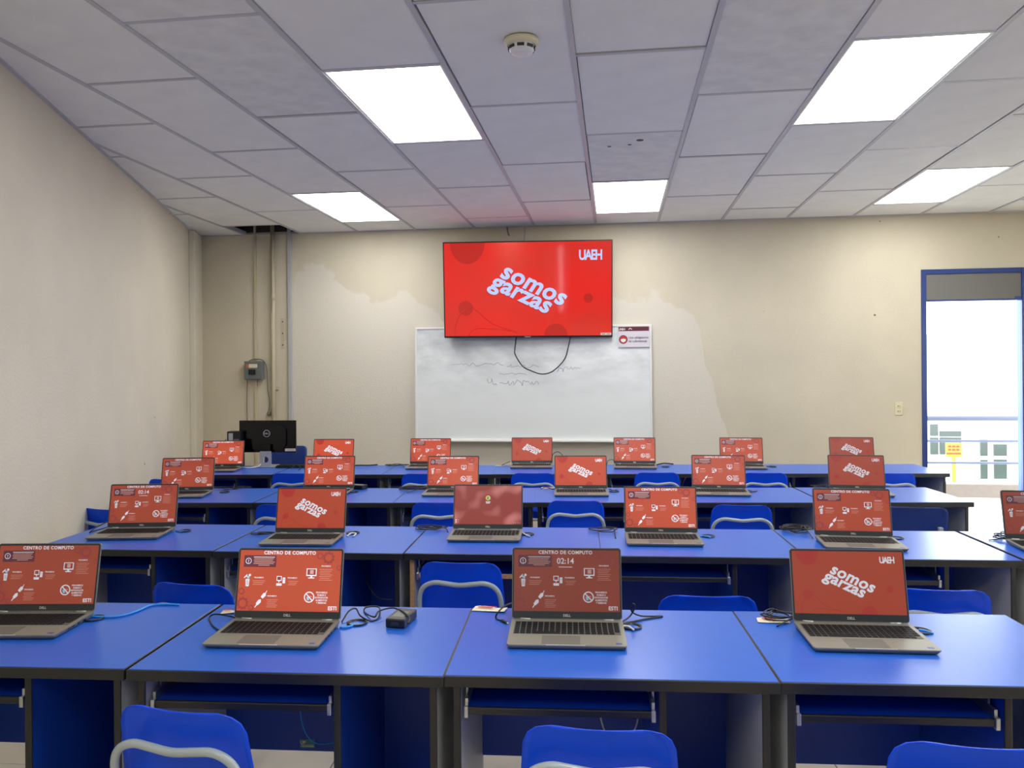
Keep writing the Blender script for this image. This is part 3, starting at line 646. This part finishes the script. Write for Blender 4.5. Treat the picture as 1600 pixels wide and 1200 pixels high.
# ------------------------------------------------------------------ desks
RB = .012
def desk_proto(W, front_detail=True):
    e = empty('computer_desk'); h = W/2; Dp = .62
    MB().box(-h+.004, h-.004, .006, Dp-.006, .722, .7505, bev=.001).build('desktop', M['top'], e)
    # rounded black edge band round the top
    b = MB(); pts = [(-h, 0), (h, 0), (h, Dp), (-h, Dp)]
    for (x0, x1, y0, y1) in ((-h, h, 0, .0075), (-h, h, Dp-.0075, Dp), (-h, -h+.0055, .0075, Dp-.0075), (h-.0055, h, .0075, Dp-.0075)): b.box(x0, x1, y0, y1, .719, .7495, bev=.0025)
    b.build('edge_band', M['band'], e)
    for sx_ in (-1, 1):
        x = sx_*(h-.033)
        p = MB().box(x-.009, x+.009, .028, .57, .01, .72).build('side_panel', M['grey'], e)
        MB().box(x-.0105, x+.0105, .021, .0285, .01, .72, bev=.003).build('edge_strip', M['band'], p)
    dx = -h+W*.66
    p = MB().box(dx-.009, dx+.009, .038, .54, .10, .72).build('divider', M['blue'], e)
    MB().box(dx-.0105, dx+.0105, .031, .0385, .10, .72, bev=.003).build('edge_strip', M['band'], p)
    MB().box(-h+.042, dx-.009, .54, .556, .274, .72).build('back_panel', M['blue'], e)
    MB().box(dx-.009, h-.042, .541, .557, .10, .72).build('back_panel', M['blue'], e)
    MB().box(dx+.009, h-.042, .05, .541, .10, .116).build('bottom_shelf', M['blue'], e)
    x0, x1 = -h+.058, dx-.026
    t = MB().box(x0, x1, .050, .40, .631, .648).build('keyboard_tray', M['blue'], e)
    MB().box(x0, x1, .040, .051, .628, .650, bev=.004).build('edge_strip', M['band'], t)
    for x_, s_ in ((x0-.002, -1), (x1+.002, 1)):
        b = MB().box(x_-.004, x_+.004, .047, .42, .645, .671); 
        b.box(x_-.006, x_+.006, .035, .051, .621, .653, bev=.002).box(x_+s_*.004-.003, x_+s_*.004+.003, .09, .14, .65, .719)
        b.box(x_+s_*.004-.003, x_+s_*.004+.003, .33, .38, .65, .719)
        b.build('slide_rail', M['zinc'], e)
    gx, gy = .09, .43
    b = MB().lathe([(.033, .0), (.034, .0035), (.028, .0035), (.026, .0), (.024, -.003), (0, -.003)], 24, 0, Matrix.Translation((gx, gy, .7525)))
    b.build('cable_grommet', M['black'], e)
    return e
rows = [
 ('front row', 'nearest', [-2.17, -1.27, -.37, .52, 1.42], lambda x: 2.10+.012*(x+.8)),
 ('second row', 'second', [-2.60, -1.70, -.80, .09, .98, 1.885, 2.79], lambda x: 3.515),
 ('third row', 'third', [-2.97, -2.07, -1.17, -.29, .60, 1.50, 2.40], lambda x: 4.90+.04*(x+.6)),
 ('back row', 'farthest', [-3.38, -2.48, -1.58, -.70, .20, 1.09, 1.98, 2.86], lambda x: 6.25+.04*(x+.6)),
]
ordn = ['leftmost', 'second from the left', 'third from the left', 'fourth from the left', 'fifth from the left', 'sixth from the left', 'rightmost']
proto = desk_proto(.894)
first = True; desks = {}
for r_, (rn, rk, xs, fy) in enumerate(rows):
    n = len(xs)-1
    for i in range(n):
        d = proto if first else copy_tree(proto); first = False
        xm = (xs[i]+xs[i+1])/2; g_ = xs[i+1]-xs[i]
        sl = math.atan((fy(1)-fy(0))+0)
        d.location = (xm+random.uniform(-.002, .002), fy(xm)+random.uniform(-.006, .006), 0); d.rotation_euler.z = sl+random.uniform(-.003, .003)
        on = ordn[i] if i < n-1 else 'rightmost'
        tag(d, f'blue-topped computer desk, {on} in the {rn}' + (', nearest the camera' if r_ == 0 else ''), 'desk', 'computer desks in rows')
        desks[(r_, i)] = d
# worn desk with bare chipboard edges (second row, third desk)
d = desks[(1, 2)]; d['label'] = 'blue-topped computer desk with bare chipboard edges, third from the left in the second row'
for c in d.children:
    for k in c.children:
        if k.name.startswith('edge_strip') and (c.name.startswith('keyboard_tray') or (c.name.startswith('side_panel') and k.bound_box[0][0] < 0)):
            k.data = k.data.copy(); k.data.materials[0] = M['chip']; k['label'] = 'bare chipboard edge'
# blue-green maker sticker on a back panel
dk = desks[(0, 1)]
b = MB().box(-.018, .034, -.001, 0, 0, .03, 0).text('UP', (-.008, .013), .016, 1, -.0015, bold=.02)
b.box(-.014, .03, -.0015, -.001, .004, .0065, 1).box(-.014, .03, -.0015, -.001, .009, .0105, 1)
M['teal'] = mat('teal_sticker', (70, 130, 140), .5)
k = b.build('maker_sticker', [M['teal'], M['paper']], dk); k.location = (-.125, .539, .285)
# stray cables hanging under desks
def hang(r_, i, pts, m='greycord', label=''):
    d = desks[(r_, i)]; Lx, Ly = d.location.x, d.location.y
    o = MB().tube(spline([(Lx+a, Ly+b_, c) for a, b_, c in pts], 8), .0028, 6).build('hanging_cable', M[m]); tag(o, label, 'cable'); return o
hang(0, 2, [(-.02, .50, .72), (-.03, .48, .55), (0, .46, .40), (.05, .45, .375), (.10, .46, .42), (.12, .50, .55), (.12, .50, .72)], 'k2', 'pale cable looping down under the third front row desk')
hang(0, 1, [(-.13, .50, .72), (-.135, .50, .58), (-.13, .49, .45), (-.11, .48, .37), (-.07, .48, .33), (-.01, .50, .325)], 'eth', 'thin blue cable hanging under the second front row desk')
hang(1, 1, [(.14, .50, .72), (.13, .48, .6), (.15, .46, .5), (.21, .45, .42), (.29, .45, .41)], 'greycord', 'grey cable curving down inside the second desk of the second row')
hang(1, 1, [(.38, .50, .66), (.33, .48, .64), (.30, .46, .58), (.25, .46, .55)], 'cord', 'thin dark cable with a plug inside the second desk of the second row')
hang(1, 0, [(.33, .50, .70), (.30, .48, .6), (.33, .47, .5), (.29, .47, .45), (.36, .46, .43)], 'eth', 'tangled thin blue cable inside the leftmost desk of the second row')
hang(2, 0, [(.15, .50, .70), (.22, .47, .62), (.32, .46, .58), (.40, .47, .56)], 'greycord', 'grey cable hanging inside the leftmost desk of the third row')
hang(2, 1, [(.20, .50, .70), (.30, .47, .66), (.38, .46, .58)], 'greycord', 'grey cable hanging inside the second desk of the third row')
hang(1, 3, [(.20, .50, .45), (.27, .46, .42), (.33, .46, .34), (.35, .47, .28)], 'cord', 'thin dark cable inside the fourth desk of the second row')

# ------------------------------------------------------------------ laptops
def rrect(x0, x1, y0, y1, r, n=4):
    P = []
    for cx_, cy_, a0 in ((x1-r, y1-r, 0), (x0+r, y1-r, 90), (x0+r, y0+r, 180), (x1-r, y0+r, 270)):
        for k in range(n+1): a = R(a0+90*k/n); P.append((cx_+r*math.cos(a), cy_+r*math.sin(a)))
    return P
LW, LD, LL = .356, .233, .225
def laptop_proto():
    e = empty('laptop')
    P = rrect(-LW/2, LW/2, 0, LD, .010); P2 = rrect(-LW/2+.006, LW/2-.006, .008, LD-.004, .008); n = len(P)
    # wedge base: thin at the front, thicker at the hinge
    zt = lambda y: .0150+.004*y/LD
    vs = [(x, y, .002) for x, y in P2]+[(x, y, zt(y)-.004) for x, y in P]+[(x, y, zt(y)) for x, y in P]
    fs = [list(range(n))[::-1], list(range(2*n, 3*n))]
    for a in (0, n): fs += [(a+i, a+(i+1) % n, a+n+(i+1) % n, a+n+i) for i in range(n)]
    MB().add(vs, fs).build('base', M['alu'], e)
    th = math.atan(.004/LD); T = Matrix.Translation((0, 0, .0150)) @ Matrix.Rotation(th, 4, 'X')
    MB().box(-.165, .165, .093, .206, .0002, .0008, M=T).build('keyboard_well', M['keygap'], e)
    b = MB(); kz0, kz1 = .0008, .0024
    for r_ in range(6):
        y0 = .0955+r_*.0182; hgt = .0160 if r_ < 5 else .0115; x = -.1625; 
        wds = {0: [.0165]*3+[.088]+[.0165]*9+[.0165]*0}.get(r_, [.0163]*18)
        for wd in wds:
            if x+wd > .1635: break
            b.box(x+.0006, x+wd-.0012, y0, y0+hgt, kz0, kz1, M=T); x += wd+.0019
    k = b.build('keys', M['key'], e); k['kind'] = 'stuff'
    MB().box(-.075, .040, .010, .080, .0001, .0005, M=T).build('trackpad', M['pad'], e)
    MB().box(-.062, .055, -.0008, .004, .0145, .0155).build('front_lip', M['alu_hi'], e)
    MB().flat([(0, 0)]*3, 0) if False else None
    MB().box(.145, .163, .014, .026, .0001, .0004, M=T).build('round_sticker', M['bluesticker'], e)
    hb = MB().tube([(-.150, LD-.006, .021), (-.118, LD-.006, .0195)], .003, 8, 0).tube([(.118, LD-.006, .0195), (.150, LD-.006, .0195)], .003, 8, 0)
    hb.build('hinge', M['silver'], e)
    # ports on the right side
    for y_ in (.075, .10, .13, .165): MB().box(LW/2-.001, LW/2+.0004, y_, y_+.012, .0075, .0115).build('port', M['black'], e)
    lid = empty('lid', (0, LD-.004, .0205), parent=e); lid.rotation_euler = (R(-12), 0, 0)
    # lid is a mesh part: rounded shell
    D.objects.remove(lid)
    LT = Matrix.Translation((0, LD-.004, .0205)) @ Matrix.Rotation(R(-12), 4, 'X')
    lb = MB().prism(rrect(-LW/2, LW/2, 0, LL, .009), 0, .0055, 0, axis='y'); lb.v = lb.v
    lid = lb.build('lid', M['alu'], e); lid.matrix_local = LT
    bz = MB().prism(rrect(-LW/2+.0015, LW/2-.0015, .0015, LL-.0015, .008), -.0008, -.0001, 0, axis='y').build('bezel', M['bezel'], lid)
    mk = MB().text('DELL', (0, .0075), .0108, 0, -.0011, bold=.03, space=1.0).build('maker_mark', M['alu_hi'], lid)
    MB().prism(ring(0, LL-.0055, .0013, 10), -.0012, -.0008, 0, axis='y').build('webcam', M['black'], lid)
    s = D.objects.new('screen', SB['rules']); COL.objects.link(s); s.parent = e
    s.matrix_local = LT @ Matrix.Translation((0, -.0011, .0235))
    p = D.objects.new('slide_print', SL['rules'][0]); COL.objects.link(p); p.parent = s; p.location = (0, 0, 0)
    return e
lp = laptop_proto()
# row, desk, x, y (front centre), yaw, slide, brightness
LAP = [
 (0, 0, -1.807, 2.300, 4, 'rules', .42), (0, 1, -.955, 2.268, .5, 'rules', .82), (0, 2, -.043, 2.320, .8, 'clock', .28), (0, 3, .850, 2.345, -.5, 'somos', .48),
 (1, 0, -2.267, 3.715, 6, 'clock', .50), (1, 1, -1.346, 3.617, 1.5, 'somos', .62), (1, 2, -.466, 3.750, 1, 'lock', .8), (1, 3, .394, 3.702, -.5, 'rules', .82), (1, 4, 1.286, 3.664, -4, 'rules', .58), (1, 5, 2.135, 3.62, -5, 'rules', .35),
 (2, 0, -2.66, 4.970, 8, 'rules', .55), (2, 1, -1.73, 5.10, 2, 'rules', .80), (2, 2, -.864, 5.10, 1, 'rules', .85), (2, 3, .010, 5.133, 1.3, 'somos', .85), (2, 4, .921, 5.178, -3, 'rules', .75), (2, 5, 1.815, 5.190, -6, 'somos', .50),
 (3, 0, -3.04, 6.300, 6, 'rules', .85), (3, 1, -2.13, 6.45, 2, 'somos', .95), (3, 2, -1.29, 6.51, 1, 'rules', .9), (3, 3, -.41, 6.593, 1.2, 'somos', .7), (3, 4, .459, 6.578, -2, 'rules', .85), (3, 5, 1.347, 6.570, -4, 'rules', .75), (3, 6, 2.26, 6.60, -5, 'somos', .5),
]
what = {'rules': 'with red rules slide', 'clock': 'with rules slide and clock', 'somos': 'with somos garzas slide', 'lock': 'with blurred sign-in screen'}
DZ = .7508; first = True
for r_, i, x, y, yaw, sl, br in LAP:
    o = lp if first else copy_tree(lp); first = False
    o.location = (x, y, DZ); o.rotation_euler.z = R(yaw)
    n = len(rows[r_][2])-1; on = ordn[i] if i < n-1 else 'rightmost'
    tag(o, f'open laptop {what[sl]}, {on} in the {rows[r_][0]}', 'laptop', 'open laptops on the desks')
    for c in o.children:
        if c.name.startswith('screen'):
            c.data = SB[sl]; c.color = (br, br, br, 1)
            for k in c.children: k.data = SL[sl][0]; t_ = min(1, br*.9+.25); k.color = (t_, t_, t_, 1)

# ------------------------------------------------------------------ chairs
def chair_proto(kind='arch'):
    e = empty('classroom_chair')
    pm = M['chair'] if kind == 'arch' else M['fabric']
    Hs, Ht, hwb, hwt = .46, .77, (.195 if kind == 'arch' else .2), (.170 if kind == 'arch' else .2)
    NU, NV = 20, 16; rc = .052 if kind == 'arch' else .04
    def pt(u, v, t):
        z = Hs+v*(Ht-Hs); hw = hwb+(hwt-hwb)*v; zc = Ht-rc
        if z > zc: q = (z-zc)/rc; hw -= rc*(1-math.sqrt(max(0, 1-q*q)))
        lean = -.055*v; cur = -.030*(1-u*u)+.03
        lip = -.010*abs(u)**10-.010*max(0, (v-.86)/.14)**2
        return (u*hw, lean+(-cur*.0)+(.020*(u*u))+lip+t, z)
    vs = []; fs = []
    for t in (0, .005):
        for j in range(NV+1):
            v = j/NV; v = v if v < .75 else .75+.25*math.sin((v-.75)/.25*math.pi/2)
            for i in range(NU+1): vs.append(pt(-1+2*i/NU, v, t))
    W_ = NU+1; S_ = W_*(NV+1)
    for j in range(NV):
        for i in range(NU):
            a = j*W_+i; fs.append((a, a+1, a+1+W_, a+W_)); fs.append((S_+a, S_+a+W_, S_+a+W_+1, S_+a+1))
    rim = [j*W_ for j in range(NV, -1, -1)]+list(range(1, W_))+[j*W_+NU for j in range(1, NV+1)]+[NV*W_+i for i in range(NU-1, 0, -1)]
    for k in range(len(rim)): a, b_ = rim[k], rim[(k+1) % len(rim)]; fs.append((b_, a, a+S_, b_+S_))
    b = MB().add(vs, fs, 0, True); 
    b.build('backrest', pm, e)
    # seat
    sv = []; sf = []; N1, N2 = 12, 12
    for t in (0, -.006):
        for j in range(N2+1):
            for i in range(N1+1):
                u, v = -1+2*i/N1, j/N2; hw = .185+.01*math.sin(v*math.pi)
                sv.append((u*hw*(1-.1*max(0, v-.85)/.15), .03+v*.29, .412+.012*u*u-.02*max(0, v-.8)**1.0*2+t-.006*math.sin(v*math.pi)))
    W2 = N1+1; S2 = W2*(N2+1)
    for j in range(N2):
        for i in range(N1): a = j*W2+i; sf.append((a, a+1, a+1+W2, a+W2)); sf.append((S2+a, S2+a+W2, S2+a+W2+1, S2+a+1))
    MB().add(sv, sf, 0, True).build('seat', pm, e)
    if kind == 'arch':
        L = [(-.178, -.035, .44), (-.176, -.045, .54), (-.172, -.06, .625), (-.152, -.068, .668), (-.11, -.072, .688), (-.06, -.075, .686), (0, -.076, .680), (.06, -.075, .686), (.11, -.072, .688), (.152, -.068, .668), (.172, -.06, .625), (.176, -.045, .54), (.178, -.035, .44)]
        MB().tube(spline(L, 5), .0105, 12).build('back_frame', M['tube'], e)
    else:
        for s_ in (-1, 1):
            q = MB().box(s_*.15-.012, s_*.15+.012, -.075, -.045, .44, .66, bev=.003).build('back_bracket', M['tube'], e)
            MB().cyl((0, 0), .006, -.003, .003, 12, 0, Matrix.Translation((s_*.15, -.077, .60)) @ Matrix.Rotation(R(90), 4, 'X')).build('bolt', M['black'], q)
    MB().tube([(-.17, -.02, .40), (.17, -.02, .40)], .009, 8).tube([(-.17, .30, .40), (.17, .30, .40)], .009, 8).build('seat_rail', M['tube'], e)
    for s_ in (-1, 1):
        MB().tube(spline([(s_*.178, -.035, .44), (s_*.182, -.04, .3), (s_*.20, -.09, .012)], 6), .0105, 10).build('leg', M['tube'], e)
        MB().tube(spline([(s_*.165, -.03, .40), (s_*.172, .29, .40), (s_*.178, .325, .38), (s_*.195, .37, .012)], 6), .0105, 10).build('leg', M['tube'], e)
    return e
ch = chair_proto(); ch2 = chair_proto('plain'); 
CH = [
 (-.985, 1.86, -9, 'blue plastic chair with grey tube back, at the bottom left of the photo'),
 (.04, 1.83, -3, 'blue plastic chair with grey tube back, at the bottom centre of the photo'),
 (.87, 1.80, -6, 'blue plastic chair with grey tube back, cut off at the bottom right corner'),
 (-1.53, 2.98, -8, 'blue plastic chair behind the leftmost front row desk, blue cable in front of it'),
 (-.52, 3.38, -2, 'blue plastic chair tucked in under the bare-edged desk of the second row'),
 (.465, 2.93, 0, 'blue plastic chair whose top shows just behind the third front row desk'),
 (1.345, 3.06, -3, 'blue plastic chair behind the rightmost front row desk'),
 (-2.92, 4.60, -14, 'blue plastic chair against the left wall, behind the clock laptop of the second row'),
 (-1.87, 4.81, 2, 'blue plastic chair at the second desk of the third row, partly behind a laptop'),
 (-.89, 4.92, 0, 'blue plastic chair at the third desk of the third row'),
 (-.03, 5.02, 0, 'blue plastic chair at the fourth desk of the third row, near the middle'),
 (.985, 4.90, -3, 'blue plastic chair at the fifth desk of the third row'),
 (-3.22, 5.92, -8, 'blue plastic chair by the left wall at the leftmost back row desk'),
 (-2.36, 6.30, 0, 'blue plastic chair at the second desk of the back row, behind a red laptop screen'),
 (-1.27, 6.30, 0, 'blue plastic chair at the third desk of the back row'),
 (-.38, 6.36, 0, 'blue plastic chair at the back row, below the centre of the whiteboard'),
 (.62, 6.42, 0, 'blue plastic chair at the back row, below the whiteboard right corner'),
 (1.47, 6.42, -2, 'blue plastic chair at the sixth desk of the back row'),
 (2.45, 6.42, -3, 'blue plastic chair at the rightmost back row desk, near the doorway'),
]
first = True
for x, y, yaw, l in CH:
    o = ch if first else copy_tree(ch); first = False
    o.location = (x*.97, y*.97+.055, 0); o.rotation_euler.z = R(yaw); tag(o, l, 'chair', 'blue chairs at the desks')
ch2.location = (1.91, 4.77, 0); ch2.rotation_euler.z = R(-8); tag(ch2, 'dull blue chair with bolted grey side brackets at the rightmost third row desk', 'chair')
# taller chair behind the monitor
o = copy_tree(ch2); o.location = (-2.79, 7.25, .15); o.rotation_euler.z = R(176); tag(o, 'taller blue chair behind the black monitor by the back wall', 'chair')
o.location.z = 0; o.scale = (1.05, 1.05, 1.14)

# ------------------------------------------------------------------ monitor, tower, keyboard
mo = empty('computer_monitor', (-2.73, 6.70, DZ), R(2)); tag(mo, 'black computer monitor seen from behind on the leftmost back row desk', 'monitor')
mw = .253
b = MB().box(-mw, mw, 0, .022, .125, .405, bev=.004); b.build('housing', M['gloss'], mo)
b = MB(); b.prism(rrect(-.17, .17, .15, .37, .06), -.018, .0, 0, axis='y'); b.build('rear_bulge', M['gloss'], mo)
b = MB(); annulus(b, 0, .292, .026, .031, 0, -.0195); b.text('DELL', (0, .285), .021, 0, -.0195, bold=.02); b.build('maker_mark', M['silver'], mo)
MB().box(.155, .25, -.0015, 0, .135, .158, 0).box(.175, .245, -.002, -.0015, .142, .150, 1).build('sticker', [M['paper'], M['silver']], mo)
# stand column with a round cable hole
b = MB(); n = 32; cz_, r0 = .067, .027; sq = []
for k in range(n):
    a = 2*math.pi*k/n; c_, s_ = math.cos(a), math.sin(a); t_ = min(.05/abs(c_) if abs(c_) > 1e-6 else 9, .07/abs(s_) if abs(s_) > 1e-6 else 9); sq.append((c_*t_, cz_+s_*t_+.003))
for y_ in (-.055, -.043):
    b.add([(x, y_, z) for x, z in sq]+[(r0*math.cos(2*math.pi*k/n), y_, cz_+r0*math.sin(2*math.pi*k/n)) for k in range(n)], [(k, (k+1) % n, n+(k+1) % n, n+k) for k in range(n)])
o_ = len(b.v); 
b.f += [[k, (k+1) % n, 2*n+(k+1) % n, 2*n+k] for k in range(n)]+[[n+k, n+(k+1) % n, 3*n+(k+1) % n, 3*n+k] for k in range(n)]; b.m += [0]*(2*n); b.sm += [False]*(2*n)
b.build('stand_column', M['silver'], mo)
MB().box(-.045, .045, -.05, .0, .135, .2, bev=.004).build('stand_joint', M['gloss'], mo)
MB().box(-.12, .12, -.07, .11, 0, .008, bev=.003).build('stand_base', M['silver'], mo)
# mini tower
tw = empty('desktop_tower', (-3.00, 6.62, DZ), R(4)); tag(tw, 'small black computer tower left of the monitor on the back row desk', 'computer')
MB().box(-.06, .06, 0, .10, 0, .315, bev=.004).build('case', M['black'], tw)
MB().box(-.045, -.008, -.003, 0, .23, .30).build('rear_plate', M['conduit'], tw); MB().box(.0, .045, -.003, 0, .17, .25).build('rear_plate', M['box'], tw)
for z in (.13, .15, .17): MB().box(-.045, -.01, -.004, 0, z-.004, z+.004).build('port', M['silver'], tw)
tl = MB().tube(spline([(-3.062, 6.61, 1.0), (-3.09, 6.59, .95), (-3.10, 6.58, .85), (-3.08, 6.57, .765)]), .003, 5).build('tower_cable', M['cord']); tag(tl, 'thin black cable at the left of the small computer tower', 'cable')
kb = empty('keyboard', (-2.47, 6.60, DZ), R(3)); tag(kb, 'dark keyboard lying on the back row desk right of the monitor stand', 'keyboard')
MB().box(-.15, .15, 0, .12, 0, .016, bev=.003).build('case', M['black'], kb)
b = MB()
for j in range(5):
    for i in range(14): b.box(-.142+i*.0203, -.142+i*.0203+.017, .012+j*.02, .012+j*.02+.016, .016, .021)
b.build('keys', M['key'], kb)['kind'] = 'stuff'
o = MB().tube(spline([(-2.92, 6.60, DZ+.006), (-2.86, 6.56, DZ+.006), (-2.80, 6.58, DZ+.008), (-2.77, 6.62, DZ+.02), (-2.79, 6.72, DZ+.05)]), .006, 6).build('white_cable', M['k2']); tag(o, 'white cable curled by the monitor stand', 'cable')

# ------------------------------------------------------------------ cables, chargers and papers
def at(px, py, z=DZ):
    d = ax*(px-PX)+ay*(-(py-PY))-az*F; t = (z-H)/d.z; return Vector((0, 0, H))+d*t
def cable(pix, label, m='cord', r=.0028, plug=False):
    """pix: points lying on the desk given by where they are, with height above the desk"""
    P = [at(p[0], p[1], DZ+(p[2] if len(p) > 2 else 0)+r) for p in pix]
    b = MB().tube(spline(P, 8), r, 6)
    o = b.build('laptop_cable' if m == 'cord' else 'network_cable', M[m]); tag(o, label, 'cable')
    if plug:
        d = (P[-1]-P[-2]).normalized(); MB().tube([P[-1], P[-1]+d*.028], .0055, 6).build('plug', M['black'], o)
        MB().tube([P[-1]+d*.028, P[-1]+d*.036], .003, 6).build('plug_tip', M['silver'], o)
    return o
def coil(px, py, rx, ry, turns, seed, label, tail=None, r=.0026):
    rnd = random.Random(seed); c = at(px, py); P = []
    for t in range(turns*9):
        a = 2*math.pi*t/9+.3; k = .5+.65*rnd.random()
        P.append((c.x+rx*k*math.cos(a), c.y+ry*k*math.sin(a), DZ+r+.002+.0035*(t/9)+.004*rnd.random()))
    if tail: P.append(tuple(at(*tail)+Vector((0, 0, r))))
    o = MB().tube(spline(P, 5), r, 5).build('coiled_cable', M['cord']); tag(o, label, 'cable', 'coiled charger cables'); return o
def paper(px, py, w_, d_, a, label):
    c = at(px, py); b = MB(); n = 6; vs = []
    for j in range(2):
        for i in range(n+1): x = -w_/2+w_*i/n; vs.append((x, -d_/2+d_*j, .0015+.003*(i/n)**2+(.0035 if j else 0)*math.sin(i)))
    b.add(vs, [(i, i+1, n+2+i, n+1+i) for i in range(n)])
    b.add([(x, y, z-.0008) for x, y, z in vs], [(i, n+1+i, n+2+i, i+1) for i in range(n)])
    o = b.build('paper_note', [M['paper']], None, (c.x, c.y, DZ+.001), R(a)); tag(o, label, 'paper', 'paper notes on the desks')
    MB().box(-w_*.35, w_*.1, -d_*.05, d_*.12, .0075, .008).box(-w_*.3, w_*.2, d_*.2, d_*.28, .0075, .008).build('ink_marks', M['redprint'], o)
    return o
cable([(142, 963), (165, 964), (190, 962), (214, 955), (235, 946), (258, 944), (280, 945)], 'bright blue network cable lying across the leftmost front row desk', 'eth', .0038)
cable([(531, 980), (542, 980), (556, 976, -.002)], 'short blue network cable end beside the second front row laptop', 'eth', .0038)
cable([(342, 985), (332, 977), (327, 966), (334, 960, .01), (350, 961, .01), (368, 965)], 'black cable curled left of the second front row laptop', plug=False)
cable([(534, 972), (545, 955, .02), (556, 951, .02), (563, 962, .01), (578, 970), (590, 967), (594, 956, .01), (590, 948, .01), (572, 949, .01), (570, 957), (585, 964, .01), (592, 955, .02), (612, 950, .02), (628, 955, .03), (640, 966, .03), (637, 974, .03)], 'black charger cable looping to the power brick on the second front row desk')
o = at(627, 972); pb = empty('power_brick', (o.x, o.y-.02, DZ), R(-8)); tag(pb, 'black laptop power brick on the second desk of the front row', 'power adapter')
MB().box(-.033, .033, -.045, .075, 0, .030, bev=.005).build('case', M['black'], pb); MB().box(-.012, .012, -.0465, -.045, .010, .020).build('socket', M['bezel'], pb)
MB().box(-.02, .02, -.02, .04, .030, .0304).build('rating_label', M['box'], pb)
paper(358, 957, .05, .035, 10, 'small crumpled white note left of the second front row laptop')
paper(765, 953, .115, .05, -8, 'torn paper note at the left back corner of the third front row desk')
cable([(806, 941, .02), (790, 946, .03), (778, 957, .02), (775, 966), (784, 970)], 'black cable with a plug left of the third front row laptop', plug=True)
cable([(972, 972), (985, 962, .01), (992, 948, .05), (989, 944, .06), (987, 955, .03), (1000, 962, .01), (1020, 963), (1035, 963), (1010, 967), (985, 972), (975, 975)], 'black looping cable right of the third front row laptop')
cable([(974, 978), (982, 979), (990, 984, .002)], 'short white cable end at the grommet of the third front row desk', 'k2', .0035)
paper(1208, 971, .10, .045, -6, 'red printed note under the cables of the rightmost front row desk')
coil(1217, 966, .055, .05, 3, 3, 'coiled black cable with a plug, on a note left of the fourth front row laptop', (1214, 980))
cable([(1436, 984), (1446, 986), (1458, 990, -.002)], 'short blue network cable end at the grommet right of the fourth front row laptop', 'eth', .0038)
# second row
cable([(172, 822), (160, 826, .01), (146, 830), (140, 832), (150, 824, .02), (162, 818, .03), (170, 815, .03)], 'dark cable left of the leftmost second row laptop')
cable([(275, 829), (281, 831), (288, 831, -.002)], 'pale blue cable end right of the leftmost second row laptop', 'eth', .003)
coil(414, 836, .065, .03, 2, 5, 'flattened black cable bundle left of the second laptop in the second row', (430, 834))
cable([(542, 838), (549, 833, .01), (556, 834), (552, 838)], 'black and white cable end right of the second laptop in the second row', 'k2', .004)
coil(672, 828, .085, .06, 3, 8, 'loose black cable loops left of the sign-in laptop', (700, 832))
cable([(816, 832), (822, 836), (828, 838)], 'white cable end right of the sign-in laptop', 'k2', .004)
coil(944, 830, .085, .06, 2, 9, 'loose black cable loops left of the fourth laptop in the second row', (962, 842))
cable([(1092, 838), (1104, 838), (1110, 840)], 'blue cable end at the grommet right of the fourth laptop in the second row', 'eth', .0036)
coil(1243, 830, .075, .065, 6, 10, 'thick black cable coil left of the fifth laptop in the second row', (1270, 842))
coil(1583, 842, .095, .08, 4, 12, 'sprawling black cable coil on the sixth desk of the second row', (1545, 845))
# third row
coil(362, 764, .12, .07, 2, 21, 'black cable coil right of the leftmost laptop in the third row', (345, 768))
o = at(562, 764); pb2 = copy_tree(pb); pb2.location = (o.x, o.y, DZ); pb2.rotation_euler.z = R(70); tag(pb2, 'black laptop power brick on the second desk of the third row', 'power adapter')
coil(648, 765, .10, .07, 4, 22, 'tangled black cables left of the third laptop in the third row', (636, 770))
paper(857, 763, .10, .05, 5, 'white note with cables left of the fourth laptop in the third row')
cable([(845, 764, .01), (853, 761, .015), (862, 764, .012), (868, 765)], 'dark cable lying on the note of the fourth third row desk')
cable([(952, 764), (958, 766), (964, 765)], 'short dark cable right of the fourth laptop in the third row')
cable([(1064, 762), (1069, 752, .05), (1072, 745, .08)], 'thin dark cable rising left of the fifth laptop in the third row')
cable([(1170, 766), (1178, 768), (1183, 767)], 'short dark cable end right of the fifth laptop in the third row')
coil(1284, 762, .08, .05, 2, 24, 'dark cable bundle left of the rightmost third row laptop')
# back row
coil(620, 728, .10, .07, 2, 31, 'black cable loop left of the third laptop in the back row', (632, 731))
cable([(545, 728), (560, 727, .005), (575, 727), (590, 726, .005)], 'black cable lying right of the second laptop in the back row', r=.006)
paper(785, 728, .12, .03, 0, 'white strip of paper left of the fourth laptop in the back row')
cable([(784, 727, .01), (790, 724, .03), (797, 721, .04)], 'thin black cable over the paper strip in the back row')
cable([(862, 726), (863, 712, .09), (870, 706, .13), (878, 710, .10), (884, 722, .02)], 'thin black cable arching up beside the fourth laptop in the back row')
cable([(948, 727), (950, 720, .04), (957, 718, .05), (960, 721, .04)], 'thin black cable arching left of the fifth laptop in the back row')
cable([(1024, 727), (1036, 724, .01), (1052, 725)], 'black charger cable right of the fifth laptop in the back row', r=.006)
cable([(1190, 728), (1198, 729), (1205, 728)], 'short black cable right of the sixth laptop in the back row')
cable([(455, 732, .01), (462, 727, .02), (470, 731, .01), (466, 735, .01)], 'dark cable loops left of the second laptop in the back row')
bpy.context.view_layer.update()
